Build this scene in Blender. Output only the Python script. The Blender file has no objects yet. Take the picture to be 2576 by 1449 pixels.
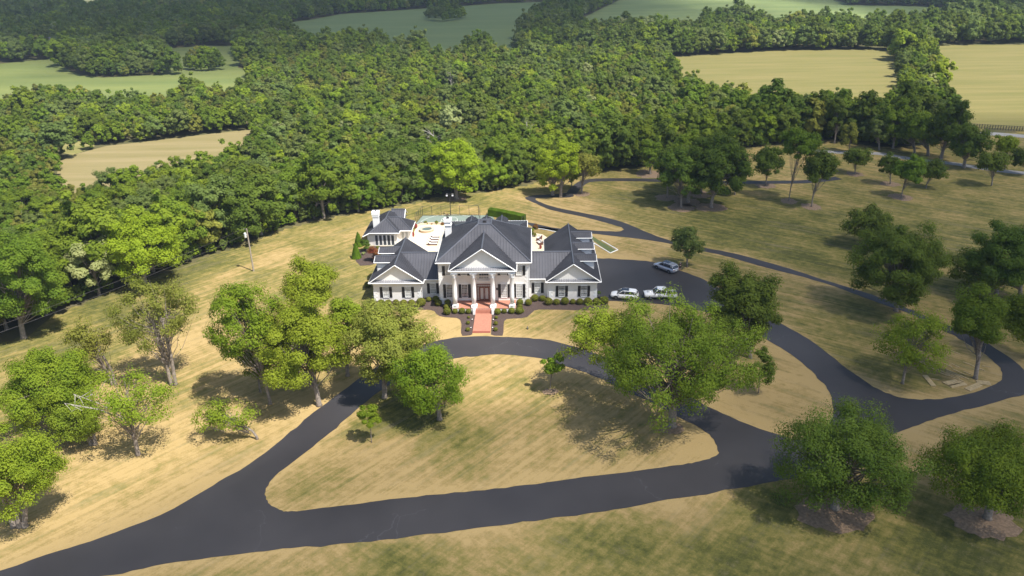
import bpy, math, random
import numpy as np
from mathutils import Matrix, Vector
from mathutils.geometry import tessellate_polygon
R_ = math.radians
scn = bpy.context.scene
COL = scn.collection

# ------------------------------------------------------------------ camera
W, HH = 2576., 1449.                     # survey frame the ground measurements were taken in
FPX, CAMZ = 1950., 58.0
_p, _r = R_(24.4), R_(-0.96)
FW = np.array([0, math.cos(_p), -math.sin(_p)])
_rt = np.array([1., 0, 0]); _up = np.cross(_rt, FW)
CR = math.cos(_r)*_rt + math.sin(_r)*_up
CU = np.cross(CR, FW)
cam_d = bpy.data.cameras.new('camera'); cam = bpy.data.objects.new('camera', cam_d); COL.objects.link(cam)
cam.matrix_world = Matrix(((CR[0], CU[0], -FW[0], 0), (CR[1], CU[1], -FW[1], 0), (CR[2], CU[2], -FW[2], CAMZ), (0, 0, 0, 1)))
cam_d.sensor_width = 36; cam_d.lens = FPX/W*36; cam_d.clip_end = 20000; cam_d.clip_start = 1
scn.camera = cam

# ------------------------------------------------------------------ light
SUNV = Vector((.47, -.38, 1.0)).normalized()
wd = bpy.data.worlds.new('World'); scn.world = wd; wd.use_nodes = True
nt = wd.node_tree; sky = nt.nodes.new('ShaderNodeTexSky'); sky.sky_type = 'NISHITA'; sky.sun_disc = False
sky.sun_elevation = math.asin(SUNV.z); sky.sun_rotation = math.atan2(SUNV.x, SUNV.y)
sky.air_density = 1.0; sky.dust_density = 1.2
nt.links.new(sky.outputs[0], nt.nodes['Background'].inputs[0]); nt.nodes['Background'].inputs[1].default_value = .1
sun_d = bpy.data.lights.new('sun', 'SUN'); sun = bpy.data.objects.new('sun', sun_d); COL.objects.link(sun)
sun_d.energy = 4.7; sun_d.angle = R_(.55); sun_d.color = (1, .95, .87)
sun.rotation_euler = SUNV.to_track_quat('Z', 'Y').to_euler(); sun.location = (60, -40, 200)
scn.view_settings.view_transform = 'Standard'; scn.view_settings.look = 'None'
scn.view_settings.exposure = 0.78; scn.view_settings.gamma = 1
scn.cycles.max_bounces = 6; scn.cycles.diffuse_bounces = 3; scn.cycles.transmission_bounces = 4
scn.cycles.transparent_max_bounces = 16; scn.cycles.volume_bounces = 0

# ------------------------------------------------------------------ measuring helpers
def ray(x, y): return FW + CR*(x-W/2)/FPX - CU*(y-HH/2)/FPX
def G(x, y, z=0.):
    d = ray(x, y); t = (z-CAMZ)/d[2]; q = np.array([0, 0, CAMZ]) + d*t; return q
def P(q):
    v = np.array(q, float) - [0, 0, CAMZ]; zc = v@FW
    return W/2 + FPX*(v@CR)/zc, HH/2 - FPX*(v@CU)/zc, zc
def zfor(base, ypix):                    # height above a ground point seen at a given row
    lo, hi = -5., 60.
    for _ in range(40):
        m = (lo+hi)/2
        if P([base[0], base[1], m])[1] > ypix: lo = m
        else: hi = m
    return lo
YAW = R_(-1.55)
O3 = G(1214.5, 791) + np.array([math.cos(YAW)*.13, math.sin(YAW)*.13, 0])
def toH(q):
    vx, vy = q[0]-O3[0], q[1]-O3[1]; c, s = math.cos(YAW), math.sin(YAW)
    return (vx*c+vy*s, -vx*s+vy*c)
def fromH(x, y, z=0.):
    c, s = math.cos(YAW), math.sin(YAW); return np.array([O3[0]+x*c-y*s, O3[1]+x*s+y*c, z])
def GH(x, y, z=0.): return toH(G(x, y, z))
def zA(a, b): return ((1600+a/4.83)*.6708, (960+b/4.83)*.6708)
def z2(a, b): return ((1340+a/4.83)*.6708, (1000+b/4.83)*.6708)
def z4(a, b): return ((1820+a/4.83)*.6708, (1000+b/4.83)*.6708)
def zK(a, b): return ((2200+a/4.83)*.6708, (900+b/4.83)*.6708)
def zC(a, b): return ((1340+a/6.44)*.6708, (780+b/6.44)*.6708)
def z7(a, b): return (1717.3+a/3., 483+b/3.)
def zL(a, b): return ((3300+a/4.77)*.6708, (1260+b/4.77)*.6708)

# ------------------------------------------------------------------ materials
def mat(name, col, rough=.6, metal=0., spec=.5, nscale=0, namt=.0, bump=0., bscale=20., emit=None, coat=0.):
    m = bpy.data.materials.new(name); m.use_nodes = True; n = m.node_tree.nodes; l = m.node_tree.links
    b = n['Principled BSDF']; b.inputs['Base Color'].default_value = (*col, 1); b.inputs['Roughness'].default_value = rough
    b.inputs['Metallic'].default_value = metal; b.inputs['Specular IOR Level'].default_value = spec
    b.inputs['Coat Weight'].default_value = coat
    tc = n.new('ShaderNodeTexCoord')
    if nscale:
        t = n.new('ShaderNodeTexNoise'); t.inputs['Scale'].default_value = nscale; t.inputs['Detail'].default_value = 6
        l.new(tc.outputs['Object'], t.inputs['Vector'])
        mx = n.new('ShaderNodeMix'); mx.data_type = 'RGBA'
        mx.inputs[6].default_value = (*[c*(1-namt) for c in col], 1); mx.inputs[7].default_value = (*[min(1, c*(1+namt)) for c in col], 1)
        mr = n.new('ShaderNodeMapRange'); mr.inputs[1].default_value = .3; mr.inputs[2].default_value = .7
        l.new(t.outputs[0], mr.inputs[0]); l.new(mr.outputs[0], mx.inputs[0]); l.new(mx.outputs[2], b.inputs['Base Color'])
    if bump:
        t2 = n.new('ShaderNodeTexNoise'); t2.inputs['Scale'].default_value = bscale; t2.inputs['Detail'].default_value = 4
        l.new(tc.outputs['Object'], t2.inputs['Vector']); bp = n.new('ShaderNodeBump'); bp.inputs['Strength'].default_value = bump
        bp.inputs['Distance'].default_value = .05
        l.new(t2.outputs[0], bp.inputs['Height']); l.new(bp.outputs[0], b.inputs['Normal'])
    return m

def leafmat(name, c1, c2, var=.25):
    m = bpy.data.materials.new(name); m.use_nodes = True; n = m.node_tree.nodes; l = m.node_tree.links
    b = n['Principled BSDF']; b.inputs['Roughness'].default_value = .55; b.inputs['Specular IOR Level'].default_value = .06
    tc = n.new('ShaderNodeTexCoord'); t = n.new('ShaderNodeTexNoise'); t.inputs['Scale'].default_value = .55; t.inputs['Detail'].default_value = 5
    l.new(tc.outputs['Object'], t.inputs['Vector'])
    mr = n.new('ShaderNodeMapRange'); mr.inputs[1].default_value = .35; mr.inputs[2].default_value = .65; l.new(t.outputs[0], mr.inputs[0])
    mx = n.new('ShaderNodeMix'); mx.data_type = 'RGBA'; mx.inputs[6].default_value = (*c1, 1); mx.inputs[7].default_value = (*c2, 1)
    l.new(mr.outputs[0], mx.inputs[0])
    oi = n.new('ShaderNodeObjectInfo'); hs = n.new('ShaderNodeHueSaturation')
    m1 = n.new('ShaderNodeMapRange'); m1.inputs[3].default_value = .5-.035*var*4; m1.inputs[4].default_value = .5+.006*var*4
    m2 = n.new('ShaderNodeMapRange'); m2.inputs[3].default_value = 1-var; m2.inputs[4].default_value = 1+var*1.1
    wn = n.new('ShaderNodeTexWhiteNoise'); wn.noise_dimensions = '1D'
    l.new(oi.outputs['Random'], wn.inputs['W'])
    l.new(oi.outputs['Random'], m1.inputs[0]); l.new(wn.outputs['Value'], m2.inputs[0])
    l.new(mx.outputs[2], hs.inputs['Color']); l.new(m1.outputs[0], hs.inputs['Hue']); l.new(m2.outputs[0], hs.inputs['Value'])
    l.new(hs.outputs[0], b.inputs['Base Color'])
    tr = n.new('ShaderNodeBsdfTranslucent'); ms = n.new('ShaderNodeMixShader'); ms.inputs[0].default_value = .43
    g = n.new('ShaderNodeHueSaturation'); g.inputs['Value'].default_value = 1.35; g.inputs['Hue'].default_value = .48
    l.new(hs.outputs[0], g.inputs['Color']); l.new(g.outputs[0], tr.inputs['Color'])
    l.new(b.outputs[0], ms.inputs[1]); l.new(tr.outputs[0], ms.inputs[2]); l.new(ms.outputs[0], n['Material Output'].inputs['Surface'])
    return m

M = dict(
 wall=mat('painted_brick', (.82, .79, .75), .75, nscale=.7, namt=.06, bump=.15, bscale=9),
 white=mat('white_trim', (.86, .86, .85), .5),
 stucco=mat('tympanum_stucco', (.86, .84, .80), .7, nscale=2, namt=.03),
 roof=mat('standing_seam_metal', (.085, .086, .10), .42, .25, .5, nscale=.35, namt=.18),
 cap=mat('ridge_cap_metal', (.11, .115, .135), .38, .3),
 skirt=mat('gable_skirt_metal', (.26, .26, .28), .5, .2, nscale=2, namt=.15),  # paler than the roof metal: reflected light put into the base colour
 black=mat('shutter_black', (.022, .02, .02), .55),
 glass=mat('window_glass', (.05, .06, .07), .08, 0, .6),
 glassw=mat('curtained_glass', (.42, .42, .40), .25, 0, .5, nscale=3, namt=.3),
 door=mat('door_wood', (.17, .055, .03), .45, nscale=3, namt=.3),
 frost=mat('frosted_glass', (.45, .46, .43), .3),
 red=mat('terracotta_paver', (.41, .18, .12), .75, nscale=3, namt=.12, bump=.1, bscale=30),
 redd=mat('terracotta_riser', (.27, .075, .05), .7),
 asph=None,
 patio=mat('cream_travertine', (.74, .62, .44), .7, nscale=1.3, namt=.08),
 court=mat('court_acrylic', (.20, .25, .21), .7, nscale=.5, namt=.08),
 mulch=mat('dark_mulch', (.075, .05, .042), .95, nscale=6, namt=.35, bump=.6, bscale=14),
 mulch2=mat('pine_straw', (.25, .17, .105), .95, nscale=3, namt=.3, bump=.5, bscale=6),
 bark=mat('grey_bark', (.24, .2, .165), .9, nscale=3, namt=.35, bump=.5, bscale=12),
 dead=mat('bleached_wood', (.34, .31, .27), .85, nscale=3, namt=.2),
 wood=mat('lumber', (.45, .34, .18), .8, nscale=3, namt=.2),
 pole=mat('weathered_pole', (.33, .28, .22), .85, nscale=4, namt=.2),
 galv=mat('galvanised', (.4, .4, .4), .4, .8),
 dark=mat('dark_metal', (.04, .035, .035), .5, .3),
 wicker=mat('brown_wicker', (.13, .055, .035), .8, nscale=20, namt=.4),
 cush=mat('white_cushion', (.78, .76, .72), .9),
 carw=mat('white_car_paint', (.78, .78, .78), .25, 0, .6, coat=.8),
 cars=mat('silver_car_paint', (.45, .48, .55), .28, .55, .5, coat=.8),
 tyre=mat('tyre_rubber', (.02, .02, .02), .8),
 rim=mat('alloy_rim', (.18, .18, .19), .35, .8),
 cglass=mat('car_glass', (.018, .022, .03), .06, 0, .8),
 lampc=mat('headlight_glass', (.5, .52, .55), .15, .2),
 lampr=mat('tail_light_glass', (.25, .01, .01), .2),
 plast=mat('black_plastic', (.03, .03, .032), .6),
 water=mat('tub_water', (.12, .17, .17), .08, 0, .6),
 stone=mat('tub_stone', (.62, .5, .36), .7, nscale=3, namt=.1),
 skin=mat('skin', (.45, .27, .19), .6),
 shirt=mat('black_cloth', (.015, .015, .017), .9),
 hair=mat('grey_hair', (.3, .28, .25), .8),
 orange=mat('rim_orange', (.5, .1, .03), .5),
 flower=mat('red_flowers', (.25, .04, .07), .8, nscale=8, namt=.5),
 turf=mat('putting_turf', (.105, .13, .045), .95, nscale=2, namt=.1),
 line=mat('white_line_paint', (.75, .77, .72), .7),
 fence=mat('dark_fence', (.07, .06, .05), .8),
 pot=mat('red_glazed_pot', (.2, .03, .02), .3),
 roofg=mat('grey_shingle', (.16, .155, .15), .8),
)
L = dict(
 mid=leafmat('leaf_mid', (.115, .19, .020), (.185, .27, .028), .15),
 bri=leafmat('leaf_bright', (.15, .235, .020), (.235, .325, .028), .12),
 yel=leafmat('leaf_yellow', (.185, .255, .022), (.265, .345, .034), .10),
 lime=leafmat('leaf_lime', (.215, .305, .018), (.31, .41, .03), .05),
 oliv=leafmat('leaf_olive', (.185, .215, .036), (.265, .29, .055), .12),
 drk=leafmat('leaf_dark', (.085, .14, .020), (.14, .205, .03), .15),
 blue=leafmat('leaf_blue', (.11, .165, .036), (.18, .24, .065), .15),
 ced=leafmat('leaf_cedar', (.14, .175, .03), (.20, .21, .045), .12),
 box=leafmat('leaf_box', (.15, .18, .025), (.235, .245, .04), .12),
 hdg=leafmat('leaf_hedge', (.10, .185, .014), (.17, .28, .02), .05),
 map=leafmat('leaf_maple', (.24, .08, .035), (.24, .18, .045), .1),
 pale=leafmat('leaf_pale', (.25, .30, .11), (.34, .38, .16), .15),
)

# ------------------------------------------------------------------ mesh helpers
class MB:
    def __init__(s): s.v = []; s.f = []
    def add(s, vs, fs):
        o = len(s.v); s.v += [tuple(map(float, q)) for q in vs]; s.f += [tuple(i+o for i in f) for f in fs]; return s
    def box(s, x0, x1, y0, y1, z0, z1):
        return s.add([(x0, y0, z0), (x1, y0, z0), (x1, y1, z0), (x0, y1, z0), (x0, y0, z1), (x1, y0, z1), (x1, y1, z1), (x0, y1, z1)],
                     [(0, 3, 2, 1), (4, 5, 6, 7), (0, 1, 5, 4), (1, 2, 6, 5), (2, 3, 7, 6), (3, 0, 4, 7)])
    def prism(s, poly, d):               # 3D polygon swept by vector d
        n = len(poly); a = [tuple(q) for q in poly]; b = [tuple(np.array(q)+np.array(d)) for q in poly]
        return s.add(a+b, [tuple(range(n)), tuple(range(2*n-1, n-1, -1))] + [(i, i+n, (i+1) % n + n, (i+1) % n) for i in range(n)])
    def tube(s, pts, rs, n=6, cap=True):
        pts = [np.array(q, float) for q in pts]; vs = []; fs = []
        if np.isscalar(rs): rs = [rs]*len(pts)
        for i, q in enumerate(pts):
            d = pts[min(i+1, len(pts)-1)] - pts[max(i-1, 0)]; d = d/(np.linalg.norm(d)+1e-9)
            a = np.cross(d, [0, 0, 1.] if abs(d[2]) < .9 else [1., 0, 0]); a /= np.linalg.norm(a); b = np.cross(d, a)
            for k in range(n):
                t = 2*math.pi*k/n; vs.append(q + rs[i]*(a*math.cos(t)+b*math.sin(t)))
        for i in range(len(pts)-1):
            for k in range(n): fs.append((i*n+k, i*n+(k+1) % n, (i+1)*n+(k+1) % n, (i+1)*n+k))
        if cap: fs += [tuple(range(n))[::-1], tuple(range((len(pts)-1)*n, len(pts)*n))]
        return s.add(vs, fs)
    def lathe(s, c, prof, n=16):         # prof: (r, z)
        vs = []; fs = []
        for r, z in prof:
            for k in range(n): t = 2*math.pi*k/n; vs.append((c[0]+r*math.cos(t), c[1]+r*math.sin(t), c[2]+z))
        for i in range(len(prof)-1):
            for k in range(n): fs.append((i*n+k, i*n+(k+1) % n, (i+1)*n+(k+1) % n, (i+1)*n+k))
        fs += [tuple(range(n))[::-1], tuple(range((len(prof)-1)*n, len(prof)*n))]
        return s.add(vs, fs)
    def build(s, name, m, parent=None, smooth=False):
        me = bpy.data.meshes.new(name); me.from_pydata(s.v, [], s.f); me.update()
        if smooth: me.polygons.foreach_set('use_smooth', [True]*len(me.polygons))
        me.materials.append(m); o = bpy.data.objects.new(name, me); COL.objects.link(o)
        if parent: o.parent = parent
        return o
def tag(o, label=None, cat=None, group=None, kind=None):
    if label: o['label'] = label
    if cat: o['category'] = cat
    if group: o['group'] = group
    if kind: o['kind'] = kind
    return o
def empty(name, loc=(0, 0, 0), rz=0., **k):
    o = bpy.data.objects.new(name, None); o.location = [float(v) for v in loc]; o.rotation_euler = (0, 0, rz)
    o.empty_display_size = .5; COL.objects.link(o); tag(o, **k); return o
def smooth_poly(pts, k=6):               # Catmull-Rom closed outline
    pts = [np.array(p, float) for p in pts]; n = len(pts); out = []
    for i in range(n):
        p0, p1, p2, p3 = pts[i-1], pts[i], pts[(i+1) % n], pts[(i+2) % n]
        for j in range(k):
            t = j/k; out.append(.5*((2*p1)+(-p0+p2)*t+(2*p0-5*p1+4*p2-p3)*t*t+(-p0+3*p1-3*p2+p3)*t**3))
    return out
def sheet(name, pts, z, m, th=0.0, kind='structure'):
    b = MB(); P3 = [Vector((p[0], p[1], z)) for p in pts]
    tri = tessellate_polygon([P3]); b.add(P3, [tuple(t) if (P3[t[1]]-P3[t[0]]).cross(P3[t[2]]-P3[t[0]]).z > 0 else tuple(t)[::-1] for t in tri])
    if th:
        n = len(P3); lo = [(p[0], p[1], z-th) for p in P3]; area = sum(P3[i].x*P3[(i+1) % n].y-P3[(i+1) % n].x*P3[i].y for i in range(n))
        b.add(list(map(tuple, P3))+lo, [((i+1) % n, i, i+n, (i+1) % n+n) if area > 0 else (i, (i+1) % n, (i+1) % n+n, i+n) for i in range(n)])
    o = b.build(name, m)
    if kind: o['kind'] = kind
    return o
def inpoly(X, Y, poly):
    c = np.zeros(X.shape, bool); n = len(poly); j = n-1
    for i in range(n):
        xi, yi, xj, yj = poly[i][0], poly[i][1], poly[j][0], poly[j][1]
        if yi != yj: c ^= ((yi > Y) != (yj > Y)) & (X < (xj-xi)*(Y-yi)/(yj-yi)+xi)
        j = i
    return c
def segdist(X, Y, poly):
    d = np.full(X.shape, 1e9)
    n = len(poly)
    for i in range(n):
        a = poly[i]; b = poly[(i+1) % n]; ux, uy = b[0]-a[0], b[1]-a[1]; L2 = ux*ux+uy*uy+1e-9
        t = np.clip(((X-a[0])*ux+(Y-a[1])*uy)/L2, 0, 1); d = np.minimum(d, np.hypot(X-a[0]-t*ux, Y-a[1]-t*uy))
    return d
def pix(pts): return [G(*p)[:2] if len(p) == 2 else G(p[0], p[1], p[2])[:2] for p in pts]

# ------------------------------------------------------------------ ground, fields
LAWN = pix([(-700, 1150), (-300, 985), (0, 862), (60, 845), (143, 792), (213, 762), (300, 726), (433, 680), (500, 652), (600, 622), (717, 577), (817, 552), (900, 537),
  (1000, 521), (1060, 504), (1148, 487), (1230, 483), (1300, 471), (1370, 455), (1440, 445), (1500, 435), (1560, 428), (1625, 420), (1700, 405), (1800, 390),
  (1897, 372), (2064, 350), (2117, 355), (2200, 368), (2260, 372), (2320, 366), (2380, 352), (2430, 336), (2600, 331), (3000, 335), (3600, 1700), (-900, 1800)])
FIELDS = [
 ('tan_hay', pix([(150, 405), (187, 388), (267, 367), (400, 352), (500, 340), (613, 327), (640, 328), (628, 340, 7), (585, 352, 7.5), (545, 372, 7.5), (478, 391, 7.5), (400, 408, 7.5), (317, 431, 7.5), (306, 450, 7.5), (277, 437, 7.5), (167, 428, 7.5), (110, 425, 7.5)]), (.29, .235, .12), (.21, .18, .075)),
 ('tan_hay', pix([(187, 390), (238, 368), (235, 352), (175, 348), (150, 362), (160, 385)]), (0.288, 0.256, 0.104), (0.176, 0.176, 0.056)),
 ('green', pix([(-40, 165), (0, 160), (80, 152), (150, 147), (157, 168), (205, 190), (260, 195), (330, 192), (400, 188), (412, 160), (415, 122), (500, 116), (620, 114), (608, 140), (598, 170), (622, 176), (626, 185, 9), (593, 200, 9), (533, 178, 9), (447, 190, 9), (400, 205, 9), (320, 216, 9), (277, 230, 9), (245, 212, 9), (213, 205, 9), (180, 222, 9), (140, 200, 9), (110, 190, 9), (47, 203, 9), (0, 217, 9), (-60, 225, 9)]), (.20, .225, .07), (.135, .175, .055)),
 ('green', pix([(702, 60), (790, 48), (858, 35), (1000, 26), (1058, 22), (1258, 8), (1468, 2), (1520, -8), (1472, 0), (1425, 20), (1358, 50), (1312, 82), (1308, 96, 11), (1258, 94, 11), (1205, 80, 11), (1108, 98, 11), (1058, 82, 11), (985, 88, 11), (932, 72, 11), (878, 70, 11), (790, 84, 11), (747, 69, 11)]), (.18, .225, .085), (.14, .19, .072)),
 ('green', pix([(1450, 54), (1492, 32), (1558, 0), (1610, -14), (2050, -6), (2117, 3), (2140, 13), (2284, 15), (2427, 22), (2425, 27, 11), (2314, 25, 11), (2217, 33, 11), (2150, 30, 11), (2067, 27, 11), (2007, 33, 11), (1967, 43, 11), (1950, 37, 11), (1884, 25, 11), (1784, 22, 11), (1737, 52, 11), (1692, 67, 11), (1640, 45, 11), (1592, 37, 11), (1525, 50, 11), (1470, 56, 11)]), (.235, .28, .10), (.17, .225, .08)),
 ('tan_crop', pix([(1672, 144), (1717, 142), (1817, 135), (1950, 127), (2084, 126), (2224, 124), (2257, 128), (2256, 170), (2262, 215), (2272, 245), (2217, 247, 9), (2177, 229, 9), (2094, 222, 9), (2030, 219, 9), (1960, 232, 9), (1930, 225, 9), (1877, 215, 9), (1864, 199, 9), (1834, 182, 9), (1797, 189, 9), (1757, 172, 9), (1717, 165, 9)]), (.235, .20, .078), (.165, .16, .052)),
 ('tan_crop', pix([(2336, 115), (2400, 113), (2576, 112), (2800, 112), (2850, 330), (2576, 328), (2480, 320), (2450, 300, 8), (2448, 268, 9), (2394, 242, 9), (2374, 210), (2352, 167), (2338, 143)]), (.235, .20, .078), (.165, .16, .052)),
 ('tan_hay', pix([(140, -8), (352, -8), (350, 8), (300, 20), (250, 28), (205, 30), (175, 12)]), (0.320, 0.280, 0.144), (0.160, 0.192, 0.072)),
 ('olive', pix([(52, 62), (108, 40), (116, 78), (72, 90)]), (0.160, 0.176, 0.072), (0.104, 0.128, 0.048)),
]
def groundmat(name, ca, cb, stripe=0., sdir=0., scale=.03):
    m = bpy.data.materials.new(name); m.use_nodes = True; n = m.node_tree.nodes; l = m.node_tree.links; b = n['Principled BSDF']
    b.inputs['Roughness'].default_value = .95; b.inputs['Specular IOR Level'].default_value = .1
    ge = n.new('ShaderNodeNewGeometry'); mp = n.new('ShaderNodeMapping'); mp.inputs['Rotation'].default_value = (0, 0, sdir)
    mp.inputs['Scale'].default_value = (1, 1+9*stripe, 1)
    l.new(ge.outputs['Position'], mp.inputs[0])
    t = n.new('ShaderNodeTexNoise'); t.inputs['Scale'].default_value = scale; t.inputs['Detail'].default_value = 8; t.inputs['Roughness'].default_value = .6
    l.new(mp.outputs[0], t.inputs['Vector']); mr = n.new('ShaderNodeMapRange'); mr.inputs[1].default_value = .32; mr.inputs[2].default_value = .68
    l.new(t.outputs[0], mr.inputs[0]); mx = n.new('ShaderNodeMix'); mx.data_type = 'RGBA'
    mp2 = n.new('ShaderNodeMapping'); mp2.inputs['Rotation'].default_value = (0, 0, sdir+1.45); mp2.inputs['Scale'].default_value = (.3, 14, 1); l.new(ge.outputs['Position'], mp2.inputs[0])
    t2 = n.new('ShaderNodeTexNoise'); t2.inputs['Scale'].default_value = scale; t2.inputs['Detail'].default_value = 5; l.new(mp2.outputs[0], t2.inputs['Vector'])
    ad = n.new('ShaderNodeMath'); ad.operation = 'MULTIPLY_ADD'; ad.inputs[1].default_value = .5*stripe; l.new(t2.outputs[0], ad.inputs[0]); l.new(mr.outputs[0], ad.inputs[2])
    su = n.new('ShaderNodeMath'); su.operation = 'SUBTRACT'; su.use_clamp = True; su.inputs[1].default_value = .25*stripe; l.new(ad.outputs[0], su.inputs[0])
    mx.inputs[6].default_value = (*ca, 1); mx.inputs[7].default_value = (*cb, 1); l.new(su.outputs[0], mx.inputs[0]); l.new(mx.outputs[2], b.inputs['Base Color'])
    return m
gnd = MB().add([(-2200, -300, -.06), (2200, -300, -.06), (2200, 2800, -.06), (-2200, 2800, -.06)], [(0, 1, 2, 3)]).build('ground', groundmat('forest_floor', (.07, .08, .03), (.13, .11, .055), 0, 0, .08))
gnd['kind'] = 'structure'
for i, (nm, poly, ca, cb) in enumerate(FIELDS):
    sd = {5: .35, 6: 1.3, 0: -.15}.get(i, .2)
    sheet('field', poly, -.03, groundmat('field_'+nm, ca, cb, .9 if nm != 'green' else .35, sd, .02 if nm != 'green' else .012))

# asphalt outlines (survey frame)
DRIVE = [(-150, 1478), (0, 1436.7), (116.7, 1396), (200, 1371), (290, 1339.3), (403, 1296), (500, 1242.7), (600, 1182.7), (666.7, 1139.3), (733, 1086), (800, 1029), (858.6, 986), (902, 953),
  (950, 922), (1000, 893), (1050, 872), (1105, 856.5), (1158.6, 848), (1210, 846), (1265, 847.5), (1358.6, 853), (1425, 866.5), (1505, 891.5), (1590, 926), (1680, 968), (1774, 1019), (1817, 1039), (1884, 1069), (1964, 1096),
  (2015, 1106), (2060, 1092), (2090, 1060), (2096, 1030), (2087, 986), (2070.6, 966), (2050.6, 943), (2017, 913), (1977, 883), (1934, 858), (1880, 826), (1800, 792), (1700, 770), (1600, 761.5), (1531, 757), (1500, 752),
  (1496, 700), (1490, 655), (1502, 650), (1607.7, 655), (1645, 660.6), (1712, 681.5), (1760.5, 699.5), (1830, 735), (1900, 773), (1950.6, 806), (2034, 853), (2084, 889.7), (2134, 929.7), (2187, 966), (2217, 982.7), (2250.6, 996),
  (2284, 1003), (2334, 1005), (2384, 1001), (2450.6, 987.7), (2504, 966), (2519, 955), (2521, 943), (2515, 926), (2494, 906), (2474, 888), (2434, 866), (2404, 846), (2367, 829.7), (2297, 793), (2250.6, 776), (2184, 753), (2100.6, 721), (2017, 696),
  (1950.6, 679.7), (1884, 661), (1824.7, 644), (1771.6, 632.9), (1681, 612.7), (1625.8, 603.7), (1570, 596.6), (1526, 591.7), (1484.8, 587.6), (1394.5, 581), (1360, 577), (1329, 565), (1322, 558), (1357, 565.5), (1401.5, 574.4), (1464, 578), (1512.6, 581.3), (1540, 582.3), (1562, 582),
  (1568, 576), (1560, 571), (1540, 565), (1512.6, 557), (1471, 546.6), (1429, 537.6), (1387.6, 528.6), (1360, 518), (1343, 510), (1325, 502), (1321, 498), (1330, 494), (1350, 491), (1400, 488), (1425, 485), (1440, 489), (1443, 494), (1425, 497), (1385, 497), (1352, 498), (1347, 502), (1360, 509), (1380.6, 516.4), (1415, 526), (1457, 534), (1498.7, 542.4), (1540, 551.5), (1570, 560), (1600, 573), (1640, 590), (1687, 605.5),
  (1771.6, 623.5), (1834, 634.7), (1917, 656), (2000.6, 681), (2084, 708), (2150.6, 728), (2217, 749.7), (2284, 776), (2370.6, 813), (2434, 836), (2504, 876), (2544, 903), (2576, 929.7), (2615, 965), (2600, 984), (2524, 1007.7), (2467, 1022.7), (2384, 1042.7), (2310.6, 1069), (2270.6, 1082.7), (2200, 1118), (2110, 1160), (2017, 1197.7),
  (1950.6, 1211), (1850.6, 1229), (1777, 1242.7), (1717, 1252), (1592, 1274.5), (1450, 1297), (1288, 1319), (1100, 1342), (858.6, 1369.3), (733, 1379.3), (600, 1394), (500, 1406), (416.7, 1419), (333, 1436), (260, 1449), (150, 1470), (0, 1510), (-150, 1560)]
ISLE = [(800, 1112.7), (858.6, 1065), (908.6, 1021.5), (968.6, 974.8), (1040, 935), (1100, 913), (1155, 900), (1192, 896.5), (1235, 892.5), (1275, 892.5), (1358.6, 901.5), (1422, 921.5), (1492, 945), (1592, 991.5), (1655, 1021.5), (1717, 1055),
  (1767, 1079), (1794, 1106), (1804.6, 1126), (1805.6, 1142.7), (1784, 1154), (1750.6, 1163), (1717, 1168.3), (1592, 1186.5), (1425, 1206.5), (1218.6, 1233), (1025, 1251.5), (858.6, 1273), (800, 1280), (733, 1286.7), (710, 1284.3), (683, 1272.7), (670, 1256), (670, 1229), (693, 1196), (740, 1161)]
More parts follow.
